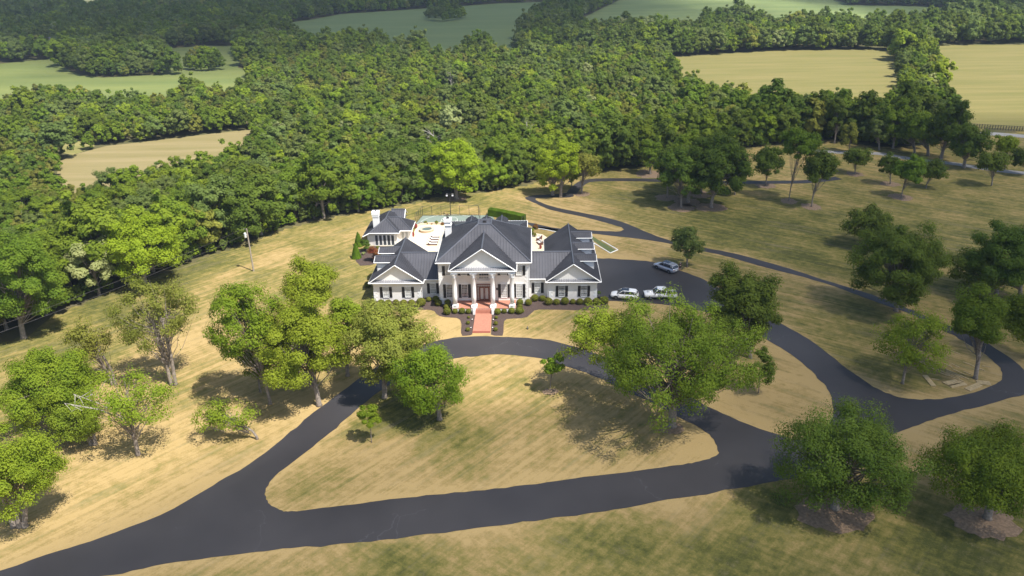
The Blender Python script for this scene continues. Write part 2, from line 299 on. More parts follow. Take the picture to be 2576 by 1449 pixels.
def asphmat():
    m = mat('asphalt', (.072, .07, .076), .58, 0, .45); n = m.node_tree.nodes; l = m.node_tree.links; b = n['Principled BSDF']
    ge = n.new('ShaderNodeNewGeometry')
    t = n.new('ShaderNodeTexNoise'); t.inputs['Scale'].default_value = .06; t.inputs['Detail'].default_value = 7; l.new(ge.outputs['Position'], t.inputs['Vector'])
    t2 = n.new('ShaderNodeTexNoise'); t2.inputs['Scale'].default_value = 6; t2.inputs['Detail'].default_value = 3; l.new(ge.outputs['Position'], t2.inputs['Vector'])
    mr = n.new('ShaderNodeMapRange'); mr.inputs[1].default_value = .35; mr.inputs[2].default_value = .65; l.new(t.outputs[0], mr.inputs[0])
    mx = n.new('ShaderNodeMix'); mx.data_type = 'RGBA'; mx.inputs[6].default_value = (.032, .0295, .032, 1); mx.inputs[7].default_value = (.052, .048, .050, 1); l.new(mr.outputs[0], mx.inputs[0])
    # hairline cracks
    ns = n.new('ShaderNodeTexNoise'); ns.inputs['Scale'].default_value = .5; ns.inputs['Detail'].default_value = 4; l.new(ge.outputs['Position'], ns.inputs['Vector'])
    va = n.new('ShaderNodeVectorMath'); va.operation = 'MULTIPLY_ADD'; va.inputs[1].default_value = (3, 3, 0); l.new(ns.outputs[1], va.inputs[0]); l.new(ge.outputs['Position'], va.inputs[2])
    vo = n.new('ShaderNodeTexVoronoi'); vo.feature = 'DISTANCE_TO_EDGE'; vo.inputs['Scale'].default_value = .1; l.new(va.outputs[0], vo.inputs['Vector'])
    lt = n.new('ShaderNodeMath'); lt.operation = 'LESS_THAN'; lt.inputs[1].default_value = .003; l.new(vo.outputs['Distance'], lt.inputs[0])
    gm = n.new('ShaderNodeMath'); gm.operation = 'GREATER_THAN'; gm.inputs[1].default_value = .54; l.new(t.outputs[0], gm.inputs[0])
    mm = n.new('ShaderNodeMath'); mm.operation = 'MULTIPLY'; l.new(lt.outputs[0], mm.inputs[0]); l.new(gm.outputs[0], mm.inputs[1])
    m3 = n.new('ShaderNodeMath'); m3.operation = 'MULTIPLY'; m3.inputs[1].default_value = .3; l.new(mm.outputs[0], m3.inputs[0])
    m2 = n.new('ShaderNodeMix'); m2.data_type = 'RGBA'; m2.inputs[7].default_value = (.13, .13, .14, 1); l.new(m3.outputs[0], m2.inputs[0]); l.new(mx.outputs[2], m2.inputs[6])
    l.new(m2.outputs[2], b.inputs['Base Color'])
    bp = n.new('ShaderNodeBump'); bp.inputs['Strength'].default_value = .3; bp.inputs['Distance'].default_value = .02; l.new(t2.outputs[0], bp.inputs['Height']); l.new(bp.outputs[0], b.inputs['Normal'])
    return m
M['asph'] = asphmat()
drv = [p[:2] for p in smooth_poly(pix(DRIVE), 3)]; isl = [p[:2] for p in smooth_poly(pix(ISLE), 4)]
def holed(name, outer, hole, z, m):
    A = [Vector((p[0], p[1], z)) for p in outer]; B = [Vector((p[0], p[1], z)) for p in hole]; V = A+B
    tri = tessellate_polygon([A, B]); b = MB().add(V, [tuple(t) if (V[t[1]]-V[t[0]]).cross(V[t[2]]-V[t[0]]).z > 0 else tuple(t)[::-1] for t in tri])
    o = b.build(name, m); o['kind'] = 'structure'; return o
def ragged(poly, amp, seed):
    rg = np.random.default_rng(seed); out = []; n = len(poly)
    for i in range(n):
        a, c = np.array(poly[i]), np.array(poly[(i+1) % n]); L_ = np.linalg.norm(c-a); m = max(1, int(L_/.9))
        nn = np.array([-(c-a)[1], (c-a)[0]])/(L_+1e-9)
        for k in range(m): out.append(a+(c-a)*k/m+nn*rg.normal()*amp)
    return out
holed('driveway', ragged(drv, .07, 1), ragged(isl, .06, 2), .03, M['asph'])
def strip(name, pts, w, z, m, k=6):
    pts = [np.array(q[:2]) for q in pts]; out = []
    for i in range(len(pts)-1):
        p0, p1, p2, p3 = pts[max(i-1, 0)], pts[i], pts[i+1], pts[min(i+2, len(pts)-1)]
        for j in range(k): t = j/k; out.append(.5*((2*p1)+(-p0+p2)*t+(2*p0-5*p1+4*p2-p3)*t*t+(-p0+3*p1-3*p2+p3)*t**3))
    out.append(pts[-1]); lft = []; rgt = []
    for i, q in enumerate(out):
        d = out[min(i+1, len(out)-1)]-out[max(i-1, 0)]; d = d/np.linalg.norm(d); nn = np.array([-d[1], d[0]])*w/2; lft.append(q+nn); rgt.append(q-nn)
    n = len(out); b = MB().add([(q[0], q[1], z) for q in lft+rgt], [(i, i+n, i+1+n, i+1) for i in range(n-1)])
    o = b.build(name, m); o['kind'] = 'structure'; return o
strip('path', pix([(1436, 489), (1446, 476), (1462, 462), (1480, 455), (1520, 452.5), (1600, 452.5), (1680, 455), (1760, 458), (1857, 459), (1960, 458.5), (2034, 456.7), (2110, 448)]), 2.6, .034, M['asph'])
strip('path', pix([(1990, 372), (2040, 377), (2104, 383), (2160, 384), (2214, 387), (2260, 395), (2330, 405), (2400, 412), (2467, 423), (2530, 431), (2640, 442)]), 3.2, .034, M['galv'] if 0 else mat('pale_gravel', (.3, .29, .28), .9, nscale=2, namt=.15))
strip('road', pix([(2440, 337.5), (2500, 337), (2576, 343), (2700, 352)]), 4.5, .034, bpy.data.materials['pale_gravel'])

# lawn: one fine grid; attributes hold how green / dry the turf is (real turf patches, not light)
_ctl = [ # px, py, green 0..1, direction 0 (left set) .. 1 (right set)
 (0, 900, .75, 0), (150, 860, .7, 0), (300, 770, .75, 0), (450, 700, .75, 0), (600, 650, .7, 0), (700, 600, .62, 0), (800, 575, .55, 0), (900, 556, .45, 0), (1050, 520, .55, 0), (1200, 505, .6, 0),
 (560, 720, .3, 0), (700, 650, .2, 0), (850, 600, .35, 0), (830, 680, .75, 0), (880, 690, .6, 0), (400, 880, .2, 0), (250, 880, .6, 0), (330, 940, .15, 0), (500, 900, .25, 0), (60, 960, .4, 0), (530, 1100, .1, 0), (400, 1200, .12, 0), (200, 1300, .1, 0), (300, 1100, .15, 0), (50, 1350, .2, 0),
 (600, 1050, .2, 0), (700, 1000, .15, 0), (880, 900, .2, 0), (1100, 810, .08, 0), (1060, 790, .2, 0), (1300, 830, .3, 0), (1400, 800, .42, 0), (1450, 850, .15, 0), (1540, 830, .3, 0),
 (1050, 1060, .8, 0), (1150, 1080, .62, 0), (1000, 1020, .7, 0), (1260, 930, .35, 0), (1280, 960, .6, 0), (1370, 930, .05, 0), (1450, 1000, .12, 0), (1300, 1050, .15, 0), (1500, 1100, .15, 0), (1650, 1090, .45, 0), (1600, 1030, .4, 0), (1750, 1120, .1, 0), (900, 1180, .15, 0), (780, 1240, .5, 0), (830, 1230, .25, 0), (1100, 1200, .15, 0), (1300, 1180, .15, 0), (1000, 1130, .25, 0),
 (900, 1410, .5, .5), (1000, 1440, .7, .5), (1200, 1400, .45, .5), (1400, 1360, .55, .5), (1600, 1330, .6, .5), (1750, 1290, .35, 0), (1800, 1380, .75, .5), (1950, 1260, .75, .5), (2000, 1400, .6, .5), (2200, 1360, .7, .5), (2300, 1250, .65, .5), (2400, 1400, .8, .5), (2560, 1200, .7, 1),
 (2350, 1100, .2, 1), (2450, 1080, .35, 1), (2300, 1180, .4, 1), (1900, 1020, .05, 1), (2000, 960, .1, 1), (1950, 1060, .05, 1), (1800, 990, .15, 1), (2000, 900, .15, 1),
 (2150, 900, .75, 1), (2100, 850, .6, 1), (2250, 950, .55, 1), (2200, 980, .2, 1), (2450, 930, .3, 1), (2350, 880, .35, 1), (2060, 770, .35, 1), (2150, 790, .65, 1), (1950, 740, .45, 1), (1850, 700, .6, 1), (1780, 670, .5, 1), (1700, 640, .45, 1), (1600, 630, .35, 1), (1540, 635, .1, 1), (1520, 645, .05, 1), (1650, 655, .15, 1),
 (1560, 610, .4, 1), (1900, 600, .85, 1), (1750, 560, .9, 1), (2050, 560, .7, 1), (2100, 650, .75, 1), (2200, 500, .55, 1), (2350, 500, .55, 1), (2500, 450, .5, 1), (2450, 550, .6, 1), (2500, 620, .65, 1), (2300, 560, .7, 1), (2000, 430, .4, 1), (1900, 420, .35, 1), (2300, 420, .45, 1),
 (1700, 500, .8, 1), (1600, 490, .75, 1), (1500, 500, .45, 1), (1540, 470, .5, 1), (1450, 520, .25, 1), (1350, 530, .2, 1), (1300, 500, .5, 1), (1400, 560, .35, 1), (1250, 520, .3, 0), (1500, 555, .4, 1), (1600, 540, .45, 1)]
def lawn():
    x0, x1, y0, y1 = -170, 330, 40, 330; s = 1.6
    xs = np.arange(x0, x1, s); ys = np.arange(y0, y1, s); X, Y = np.meshgrid(xs, ys); nx, ny = len(xs), len(ys)
    cp = np.array([list(G(a, b)[:2])+[g, d] for a, b, g, d in _ctl])
    gsum = np.zeros(X.shape); dsum = np.zeros(X.shape); wsum = np.zeros(X.shape)
    for cx, cy, g, d in cp:
        sc = (np.hypot(cx, cy)/140.)**2      # spacing grows with distance
        w = (((X-cx)**2+(Y-cy)**2)/sc+6.)**-1.8; gsum += w*g; dsum += w*d; wsum += w
    gr = gsum/wsum; dr = np.clip(dsum/wsum, 0, 1)
    dd = np.minimum(segdist(X, Y, drv[::2]), segdist(X, Y, isl[::2])); dry = np.exp(-dd/1.3)
    for bx, by, rr in [(2100, 1265, 5.5), (2483, 1300, 5)]:
        pass
    ii = np.arange(nx*ny).reshape(ny, nx); cxs = X[:-1, :-1]+s/2; cys = Y[:-1, :-1]+s/2
    keep = inpoly(cxs, cys, LAWN)
    a = ii[:-1, :-1][keep]; b = ii[:-1, 1:][keep]; c = ii[1:, 1:][keep]; d = ii[1:, :-1][keep]
    me = bpy.data.meshes.new('lawn'); co = np.stack([X.ravel(), Y.ravel(), np.zeros(X.size)], 1); nf = len(a)
    me.vertices.add(len(co)); me.vertices.foreach_set('co', co.ravel()); me.loops.add(nf*4); me.polygons.add(nf)
    me.loops.foreach_set('vertex_index', np.stack([a, b, c, d], 1).ravel()); me.polygons.foreach_set('loop_start', np.arange(nf)*4); me.polygons.foreach_set('loop_total', np.full(nf, 4))
    for nm, arr in (('green', gr), ('dirn', dr), ('verge', dry)):
        at = me.attributes.new(nm, 'FLOAT', 'POINT'); at.data.foreach_set('value', arr.ravel().astype(np.float32))
    me.update(calc_edges=True); o = bpy.data.objects.new('lawn', me); COL.objects.link(o); o['kind'] = 'structure'
    m = bpy.data.materials.new('turf'); m.use_nodes = True; n = m.node_tree.nodes; l = m.node_tree.links; bs = n['Principled BSDF']
    bs.inputs['Roughness'].default_value = .95; bs.inputs['Specular IOR Level'].default_value = .08
    ge = n.new('ShaderNodeNewGeometry')
    def attr(nm): q = n.new('ShaderNodeAttribute'); q.attribute_name = nm; return q.outputs['Fac']
    def noise(vec, sc, det=6, ro=.6): q = n.new('ShaderNodeTexNoise'); q.inputs['Scale'].default_value = sc; q.inputs['Detail'].default_value = det; q.inputs['Roughness'].default_value = ro; l.new(vec, q.inputs['Vector']); return q.outputs[0]
    def mapp(rot, scl): q = n.new('ShaderNodeMapping'); q.vector_type = 'TEXTURE'; q.inputs['Rotation'].default_value = (0, 0, rot); q.inputs['Scale'].default_value = scl; l.new(ge.outputs['Position'], q.inputs[0]); return q.outputs[0]
    def mth(op, a, b, c=None):
        q = n.new('ShaderNodeMath'); q.operation = op
        for i, v in enumerate((a, b, c)):
            if v is None: continue
            if isinstance(v, (int, float)): q.inputs[i].default_value = v
            else: l.new(v, q.inputs[i])
        return q.outputs[0]
    dn = attr('dirn'); sA = noise(mapp(R_(47), (14, 1.1, 1)), 1., 4, .55); sB = noise(mapp(R_(-38), (14, 1.3, 1)), 1., 4, .55); sC = noise(mapp(R_(49), (22, .42, 1)), 1., 3, .5); sD = noise(mapp(R_(-36), (22, .5, 1)), 1., 3, .5)
    mixs = n.new('ShaderNodeMix'); l.new(dn, mixs.inputs[0]); l.new(sA, mixs.inputs[2]); l.new(sB, mixs.inputs[3]); stripe = mixs.outputs[0]; mf = n.new('ShaderNodeMix'); l.new(dn, mf.inputs[0]); l.new(sC, mf.inputs[2]); l.new(sD, mf.inputs[3]); mow = mf.outputs[0]
    big = noise(ge.outputs['Position'], .09, 7, .62); med = noise(ge.outputs['Position'], .8, 6, .65); fine = noise(ge.outputs['Position'], 5., 5, .7)
    g = mth('ADD', attr('green'), mth('MULTIPLY', mth('SUBTRACT', big, .5), 1.5)); g = mth('ADD', g, mth('MULTIPLY', mth('SUBTRACT', stripe, .5), 1.3))
    g = mth('ADD', g, mth('MULTIPLY', mth('SUBTRACT', med, .5), 1.2)); g = mth('ADD', g, mth('MULTIPLY', mth('SUBTRACT', fine, .5), .7)); g = mth('SUBTRACT', g, mth('MULTIPLY', attr('verge'), .45))
    g = mth('ADD', g, mth('MULTIPLY', mth('SUBTRACT', mow, .5), .8))
    rp = n.new('ShaderNodeValToRGB'); l.new(g, rp.inputs[0]); e = rp.color_ramp.elements
    e[0].position = 0.0; e[0].color = (0.412, 0.297, 0.131, 1); e[1].position = 1.0; e[1].color = (0.074, 0.082, 0.024, 1)
    for p_, c_ in ((.22, (0.329, 0.239, 0.098, 1)), (.45, (0.239, 0.196, 0.065, 1)), (.7, (0.150, 0.141, 0.039, 1))):
        k = rp.color_ramp.elements.new(p_); k.color = c_
    # pale scalped streaks
    mx = n.new('ShaderNodeMix'); mx.data_type = 'RGBA'; mx.inputs[7].default_value = (.43, .33, .19, 1); l.new(rp.outputs[0], mx.inputs[6])
    s2 = mth('MULTIPLY', mth('MINIMUM', mth('MAXIMUM', mth('MULTIPLY', mth('SUBTRACT', mth('ADD', stripe, mth('MULTIPLY', mth('SUBTRACT', fine, .5), .5)), .55), 5.), 0.), 1.), .4); l.new(s2, mx.inputs[0])
    l.new(mx.outputs[2], bs.inputs['Base Color'])
    bp = n.new('ShaderNodeBump'); bp.inputs['Strength'].default_value = .7; bp.inputs['Distance'].default_value = .12
    l.new(mth('ADD', fine, med), bp.inputs['Height']); l.new(bp.outputs[0], bs.inputs['Normal']); me.materials.append(m)
lawn()
def disc(name, c, rx, ry, z, m, seed=0, n=26, jag=.12, **k):
    rnd = random.Random(seed); pts = [(c[0]+rx*(1+rnd.uniform(-jag, jag))*math.cos(2*math.pi*i/n), c[1]+ry*(1+rnd.uniform(-jag, jag))*math.sin(2*math.pi*i/n)) for i in range(n)]
    return sheet(name, pts, z, m)
for i, (bx, by, rx, ry) in enumerate([(2098, 1294, 3.9, 2.9), (2472, 1312, 3.6, 2.7), (1713, 522, 3.2, 3), (1789, 522, 3.6, 3.2), (1731, 508, 3, 3), (1679, 497, 3, 2.6), (1763, 492, 2.4, 2), (1749, 483, 2.6, 2), (1984, 506, 2, 2.2), (2041, 520, 2.3, 2.6), (1926, 467, 2.4, 2.6), (2150, 438, 2.2, 2.4), (2239, 463, 2.4, 2.2), (2267, 496, 2.6, 2.8), (1690, 1077, 1.6, 1.4), (1384, 985, 1.1, .8), (1635, 438, 4, 4), (1463, 488, 2, 2), (1148, 500, 2.6, 2.4)]):
    q = G(bx, by); disc('mulch', q, rx, ry, .02, M['mulch2'], i, jag=.18)

# ------------------------------------------------------------------ foliage
def leaves(name, C, N, S, m, parent=None, rng=None):
    """C centres, N normals, S half sizes -> one mesh of small diamond leaves"""
    n = len(C); r = rng.normal(size=(n, 3)); T = np.cross(N, r); T /= np.linalg.norm(T, axis=1, keepdims=True)+1e-9; B = np.cross(N, T)
    S = S[:, None]; asp = rng.uniform(.55, .95, (n, 1))
    V = np.stack([C-T*S, C-B*S*asp, C+T*S+N*S*.25, C+B*S*asp], 1).reshape(-1, 3)
    me = bpy.data.meshes.new(name); me.vertices.add(n*4); me.vertices.foreach_set('co', V.ravel().astype(np.float32)); me.loops.add(n*4); me.polygons.add(n)
    me.loops.foreach_set('vertex_index', np.arange(n*4, dtype=np.int32)); me.polygons.foreach_set('loop_start', np.arange(n, dtype=np.int32)*4); me.polygons.foreach_set('loop_total', np.full(n, 4, np.int32))
    me.materials.append(m); me.update(calc_edges=True)
    if parent is False: return me
    o = bpy.data.objects.new(name, me); COL.objects.link(o); o.parent = parent; return o
def crown_pts(rng, c, R, Rz, nclump, per, leaf, cone=0., fill=.55, clump=.3, droop=.15, squash=.72, ry=1.):
    c = np.array(c, float); u = rng.normal(size=(nclump, 3)); u /= np.linalg.norm(u, axis=1, keepdims=True)
    u[:, 2] = np.where(u[:, 2] < -.75, -u[:, 2]*.6, u[:, 2]); rad = (1-fill*rng.random(nclump)**1.6)
    lob = 1+.16*np.sin(3*np.arctan2(u[:, 1], u[:, 0])+rng.uniform(0, 6))+.1*rng.normal(size=nclump)
    K = u*(rad*lob)[:, None]*(1-clump*.75)
    if cone:
        h = (K[:, 2]+1)/2; K[:, :2] *= (1-cone*h)[:, None]*1.25
    K = K*[R, R*ry, Rz]+c; cr = R*clump*rng.uniform(.7, 1.3, nclump)
    if cone: cr *= (1-cone*.55*np.clip((K[:, 2]-c[2])/Rz*.5+.5, 0, 1))
    n = nclump*per; idx = np.repeat(np.arange(nclump), per); d = rng.normal(size=(n, 3)); d /= np.linalg.norm(d, axis=1, keepdims=True)
    d[:, 2] = np.where(d[:, 2] < 0, d[:, 2]*.7, d[:, 2]); rr = rng.random(n)**.4*rng.uniform(.8, 1.15, n)
    C = K[idx]+d*(rr*cr[idx])[:, None]*[1, 1, squash]; out = (C-c)/[R, R*ry, Rz]; out /= np.linalg.norm(out, axis=1, keepdims=True)+1e-9
    N = d*.8+out*.35+[0, 0, .38]+rng.normal(size=(n, 3))*.24; N /= np.linalg.norm(N, axis=1, keepdims=True); C[:, 2] -= droop*R*.3*rng.random(n)
    S = leaf*rng.uniform(.6, 1.25, n); k = C[:, 2] > .15
    return C[k], N[k], S[k], K
def limbs(b, rng, top, K, c, r0, every=1, kinkz=.3):
    for q in K[::every]:
        s = np.array(top, float); f = rng.uniform(.25, 1.); st = s*f+np.array([0, 0, 0])*(1-f)
        if st[2] > q[2]-.3: st = st*max(.3, (q[2]-.6)/max(st[2], .1))
        mid = (st+q)/2+rng.normal(size=3)*.25; mid[2] -= np.linalg.norm(q-st)*.06; rr = r0*rng.uniform(.16, .3)
        b.tube([st, mid, q], [rr, rr*.6, rr*.15], 5, False)
def lawn_tree(bx, by, x0, x1, yt, yb, kind, label, cat='tree', name='lawn_tree', dens=1., clumpf=1., fill=.45, lean=None, multi=1, tr=None, seed=None, dead=0, group='trees standing on the lawn', cone=0., open_=0, ry=1.):
    base = G(bx, by); zc = P(base)[2]; mpp = zc/FPX; seed = seed or int(bx*7+by); rng = np.random.default_rng(seed)
    ym = (yt+yb)/2; xm = (x0+x1)/2; d = ray(xm, ym); phi = math.asin(-d[2]/np.linalg.norm(d))
    R = (x1-x0)/2*mpp*1.01; h = (yb-yt)/2*mpp*1.03; a = math.sqrt(max(h*h-(R*ry*math.sin(phi))**2*.8, (.35*h)**2))/math.cos(phi); a = max(a, R*.4*min(1, ry+.2))
    zcn = zfor(base, ym); off = (xm-P([base[0], base[1], zcn])[0])*mpp; c = np.array([off, 0, zcn]); zcn = max(zcn, a*.9)
    t = empty(name, base, label=label, cat=cat, group=group)
    leaf = max(.09, .00118*zc); area = 4*math.pi*R*max(a, .6*R); nl = int(min(60000, dens*1.9*area/(leaf*leaf*1.1))); nc = int(max(18, min(190, 60*(R/4)**1.15)))
    C, N, S, K = crown_pts(rng, c, R, a, nc, max(30, nl//nc), leaf, fill=fill, clump=min(.33, .06+1.05/R), cone=cone, squash=.8, ry=ry)
    if open_:
        K2 = K[rng.random(len(K)) < open_]
        dd = np.min(np.linalg.norm(C[:, None, :]-K2[None], axis=2), axis=1) if len(K2) else np.full(len(C), 9); k = dd > R*.22; C, N, S = C[k], N[k], S[k]
    leaves('crown', C, N, S, L[kind], t, rng)
    b = MB(); r0 = tr or max(.12, .042*R+.012*(zcn+a)); topz = max(zcn-.15*a, 1.)
    for i in range(multi):
        sp = (i-(multi-1)/2)*r0*2.2; tx = c[0]*.75+(sp*2.2 if multi > 1 else 0)
        p = [np.array([sp, 0, -.1]), np.array([sp, 0, .35]), np.array([sp*1.3+tx*.15, .1, topz*.35]), np.array([tx*.5+sp, .15*rng.normal(), topz*.7]), np.array([tx, 0, topz])]
        b.tube(p, [r0*1.55, r0*1.08, r0*.92, r0*.8, r0*.45], 8)
        limbs(b, rng, p[-1], K[i::multi], c, r0, 1)
    b.build('trunk', M['bark'], t, True)
    if dead:
        b = MB()
        for i in range(dead):
            s = np.array([c[0]*.4, 0, topz*.6]); e = np.array([c[0]-R*rng.uniform(.5, 1.15), rng.uniform(-R, .2)*.6, zcn+a*rng.uniform(.0, .9)]); mid = (s+e)/2+[0, 0, .6]
            b.tube([s, mid, e], [r0*.4, r0*.24, .02], 5, False)
            for j in range(4):
                f = rng.uniform(.5, 1); st = mid*(1-f)+e*f; b.tube([st, st+rng.normal(size=3)*[.9, .6, .8]], [.05, .015], 4, False)
        b.build('dead_branch', M['dead'], t)
    return t

T = lawn_tree
# left foreground
T(437, 968, 285, 500, 695, 890, 'oliv', 'tall thin olive tree with a forked trunk, alone on the lawn below the utility wires', dens=.55, open_=.3, clumpf=1.3, multi=2, tr=.26)
T(287, 968, 160, 278, 795, 925, 'oliv', 'sparse olive tree leaning left behind the dark bushy tree at the far left', dens=.5, open_=.3, multi=2, tr=.2)
T(150, 1085, -6, 245, 868, 1075, 'bri', 'wide bushy tree at the far left edge with the sparse leaning tree behind it', dens=1.1, clumpf=1.)
T(235, 1118, 122, 262, 985, 1135, 'mid', 'small low tree with two grey stems between the far left trees', multi=2, dens=.85)
T(348, 1144, 215, 425, 925, 1075, 'bri', 'leaning tree with bleached dead branches reaching left over the dry grass', dens=.55, open_=.3, dead=4, tr=.26)
T(50, 1325, -60, 140, 1070, 1290, 'bri', 'tree with a clump of pale trunks at the left edge above the driveway', multi=3, tr=.28, dens=.85)
T(647, 1105, 478, 638, 1010, 1080, 'yel', 'small crooked tree whose flat crown leans far to the left of its trunk', dens=.6, tr=.16, ry=.45, open_=.15)
T(680, 1016, 518, 705, 690, 925, 'bri', 'tall tree with a narrow bare trunk left of the big bright tree', multi=1, dens=.75, tr=.22, open_=.2)
T(655, 986, 590, 690, 860, 960, 'mid', 'slim low crowned tree beside the tall bare trunked tree', tr=.14, dens=.7)
T(803, 1020, 640, 870, 740, 985, 'yel', 'big bright green tree beside the driveway, left of the house', tr=.34, dens=1.1, clumpf=1.)
T(735, 905, 705, 850, 648, 800, 'yel', 'bright tree top rising behind the big bright tree by the driveway', tr=.25, dens=.9)
T(875, 945, 820, 930, 735, 890, 'yel', 'tree directly left of the olive tree whose trunk stands in the driveway bend', tr=.26, dens=.7)
T(968, 1000, 870, 1082, 752, 975, 'oliv', 'spreading olive tree with its trunk in the driveway bend, left of the front walk', tr=.34, dens=.85, clumpf=1.)
T(1106, 1055, 985, 1183, 868, 1040, 'bri', 'mid green tree on the left side of the lawn inside the driveway loop', tr=.3, dens=.8, clumpf=1.2)
T(935, 1113, 898, 958, 1012, 1080, 'bri', 'small young tree with a thin trunk in the left corner of the driveway loop', cat='sapling', name='sapling', tr=.055, clumpf=.8, group='young trees inside the driveway loop')
T(1384, 983, 1362, 1420, 884, 950, 'bri', 'small young tree with thin trunk at the top of the driveway loop', cat='sapling', name='sapling', tr=.055, clumpf=.8, group='young trees inside the driveway loop')
T(1690, 1072, 1510, 1900, 742, 1040, 'mid', 'huge dense tree by the right arm of the driveway loop, largest crown of all', tr=.5, dens=1.5, clumpf=.75, fill=.42)
T(1590, 990, 1425, 1600, 765, 925, 'yel', 'light green tree leaning out to the left of the huge tree', tr=.22, dens=.7, open_=.2)
T(1886, 900, 1776, 1962, 655, 880, 'drk', 'dark upright tree directly behind the huge tree near the side drive', tr=.3, dens=1.2)
T(1908, 989, 1872, 1950, 860, 985, 'drk', 'thin sparse tree on the dry lawn just right of the huge tree', tr=.08, dens=.3)
T(1728, 671, 1686, 1770, 562, 655, 'blue', 'single upright tree beside the silver car at the edge of the parking court', tr=.17, cone=.25)
T(2100, 1278, 1968, 2310, 1012, 1285, 'drk', 'large dense round tree low on the right with a ring of pine straw', tr=.42, dens=1.7, clumpf=.8)
T(2483, 1303, 2345, 2650, 1070, 1280, 'mid', 'broad tree in the lower right corner standing on brown straw', tr=.4, dens=1.5, clumpf=.8)
T(2253, 782, 2148, 2378, 570, 765, 'drk', 'big dark tree on the far side strip beside the narrow path', tr=.34, dens=1.4, clumpf=1.)
T(2178, 620, 2122, 2256, 520, 605, 'drk', 'round tree just behind the big dark tree by the narrow path', tr=.26, dens=1.)
T(2507, 738, 2388, 2545, 615, 735, 'drk', 'grey green tree with a dark taller tree at its back, right edge', tr=.28, dens=.9)
T(2565, 750, 2445, 2640, 560, 735, 'drk', 'very dark tall tree cut by the right edge of the view', tr=.34, dens=1.3)
T(2270, 965, 2203, 2392, 772, 935, 'yel', 'airy light green tree beside the scattered planks, left one of two', tr=.18, dens=.55, open_=.2)
T(2453, 952, 2390, 2535, 715, 875, 'mid', 'dense tree with a leaning pale trunk at the tight bend of the path', tr=.28, dens=1.15)
T(2585, 900, 2520, 2670, 722, 865, 'mid', 'tree half out of view right of the leaning trunk tree at the bend', tr=.28, dens=1.)
# grove on the right behind the path
gr = 'grove beyond the looping path'
T(1713, 522, 1660, 1762, 362, 500, 'drk', 'pale trunked dark tree at the front left of the shaded grove', tr=.26, group=gr)
T(1789, 522, 1738, 1890, 325, 508, 'drk', 'widest dark tree at the front right of the shaded grove', tr=.36, dens=1.3, clumpf=1.4, group=gr)
T(1731, 508, 1700, 1790, 340, 470, 'drk', 'tree with a thick dark trunk in the middle of the shaded grove', tr=.4, group=gr)
T(1679, 497, 1640, 1716, 365, 470, 'drk', 'narrow dark tree, leftmost of the shaded grove', tr=.22, group=gr)
T(1763, 492, 1735, 1830, 330, 450, 'drk', 'tree hidden at the back of the shaded grove, thin trunk', tr=.18, group=gr)
T(1749, 483, 1690, 1770, 318, 440, 'mid', 'tall crown rising at the back of the shaded grove', tr=.22, group=gr)
T(1848, 490, 1822, 1888, 385, 475, 'drk', 'short dark tree at the right end of the shaded grove', tr=.18, group=gr)
T(1635, 438, 1608, 1668, 345, 428, 'mid', 'single tree at the wood edge left of the shaded grove', tr=.3, group=gr)
g2 = 'trees where the looping path turns'
T(1390, 491, 1340, 1440, 370, 480, 'lime', 'bright yellow green tree on the left where the looping path turns', tr=.42, dens=1.1, group=g2)
T(1410, 496, 1385, 1460, 350, 465, 'lime', 'taller bright yellow green tree behind its twin at the path turn', tr=.36, dens=1.1, group=g2)
T(1463, 488, 1432, 1510, 372, 455, 'oliv', 'grey olive tree with a straight bare trunk right of the bright pair', tr=.22, dens=.7, group=g2)
T(1438, 474, 1415, 1465, 400, 465, 'mid', 'thin tree in the gap behind the bright pair at the path turn', tr=.14, group=g2)
T(1148, 500, 1080, 1214, 352, 492, 'lime', 'lone round green tree behind the ball court against the woods', tr=.45, dens=1.3, clumpf=1.)
T(366, 716, 264, 444, 536, 712, 'lime', 'yellow green tree at the wood edge left of the utility pole', tr=.4, dens=1.2, clumpf=1.)
T(60, 850, -50, 140, 575, 840, 'mid', 'broad tree on the wood edge at the far left above the wires', tr=.4, dens=1.2, clumpf=1.)
g3 = 'young trees spread over the far lawn'
for bx, by, x0, x1, yt, yb, k, lb, tr in [
 (1926, 467, 1893, 1970, 360, 450, 'drk', 'small tree over the far path, nearest to the shaded grove', .14),
 (1984, 506, 1964, 2064, 318, 412, 'mid', 'tall crown on a thin bare trunk above the far path', .12),
 (2041, 520, 2014, 2112, 370, 468, 'drk', 'round crowned tree nearest the camera on the far lawn', .17),
 (2150, 438, 2120, 2190, 366, 424, 'drk', 'small separate round tree in the middle of the far lawn', .15),
 (2239, 463, 2207, 2266, 380, 444, 'drk', 'small dark tree just left of the slender pale tree', .15),
 (2267, 496, 2250, 2328, 377, 472, 'mid', 'slender pale green tree between two dark round ones', .12),
 (2329, 473, 2317, 2382, 400, 458, 'drk', 'low dark tree right of the slender pale tree', .14),
 (2494, 467, 2458, 2538, 377, 434, 'drk', 'flat crowned small tree near the right edge of the far lawn', .16),
 (2527, 425, 2500, 2562, 333, 392, 'yel', 'bright topped tree at the far right above the gravel path', .18),
 (2590, 440, 2545, 2610, 370, 425, 'drk', 'dark tree cut by the right edge by the gravel path', .2)]:
    T(bx, by, x0, x1, yt, yb, k, lb, tr=tr, group=g3)
g4 = 'tall trees on the lawn edge by the crop fields'
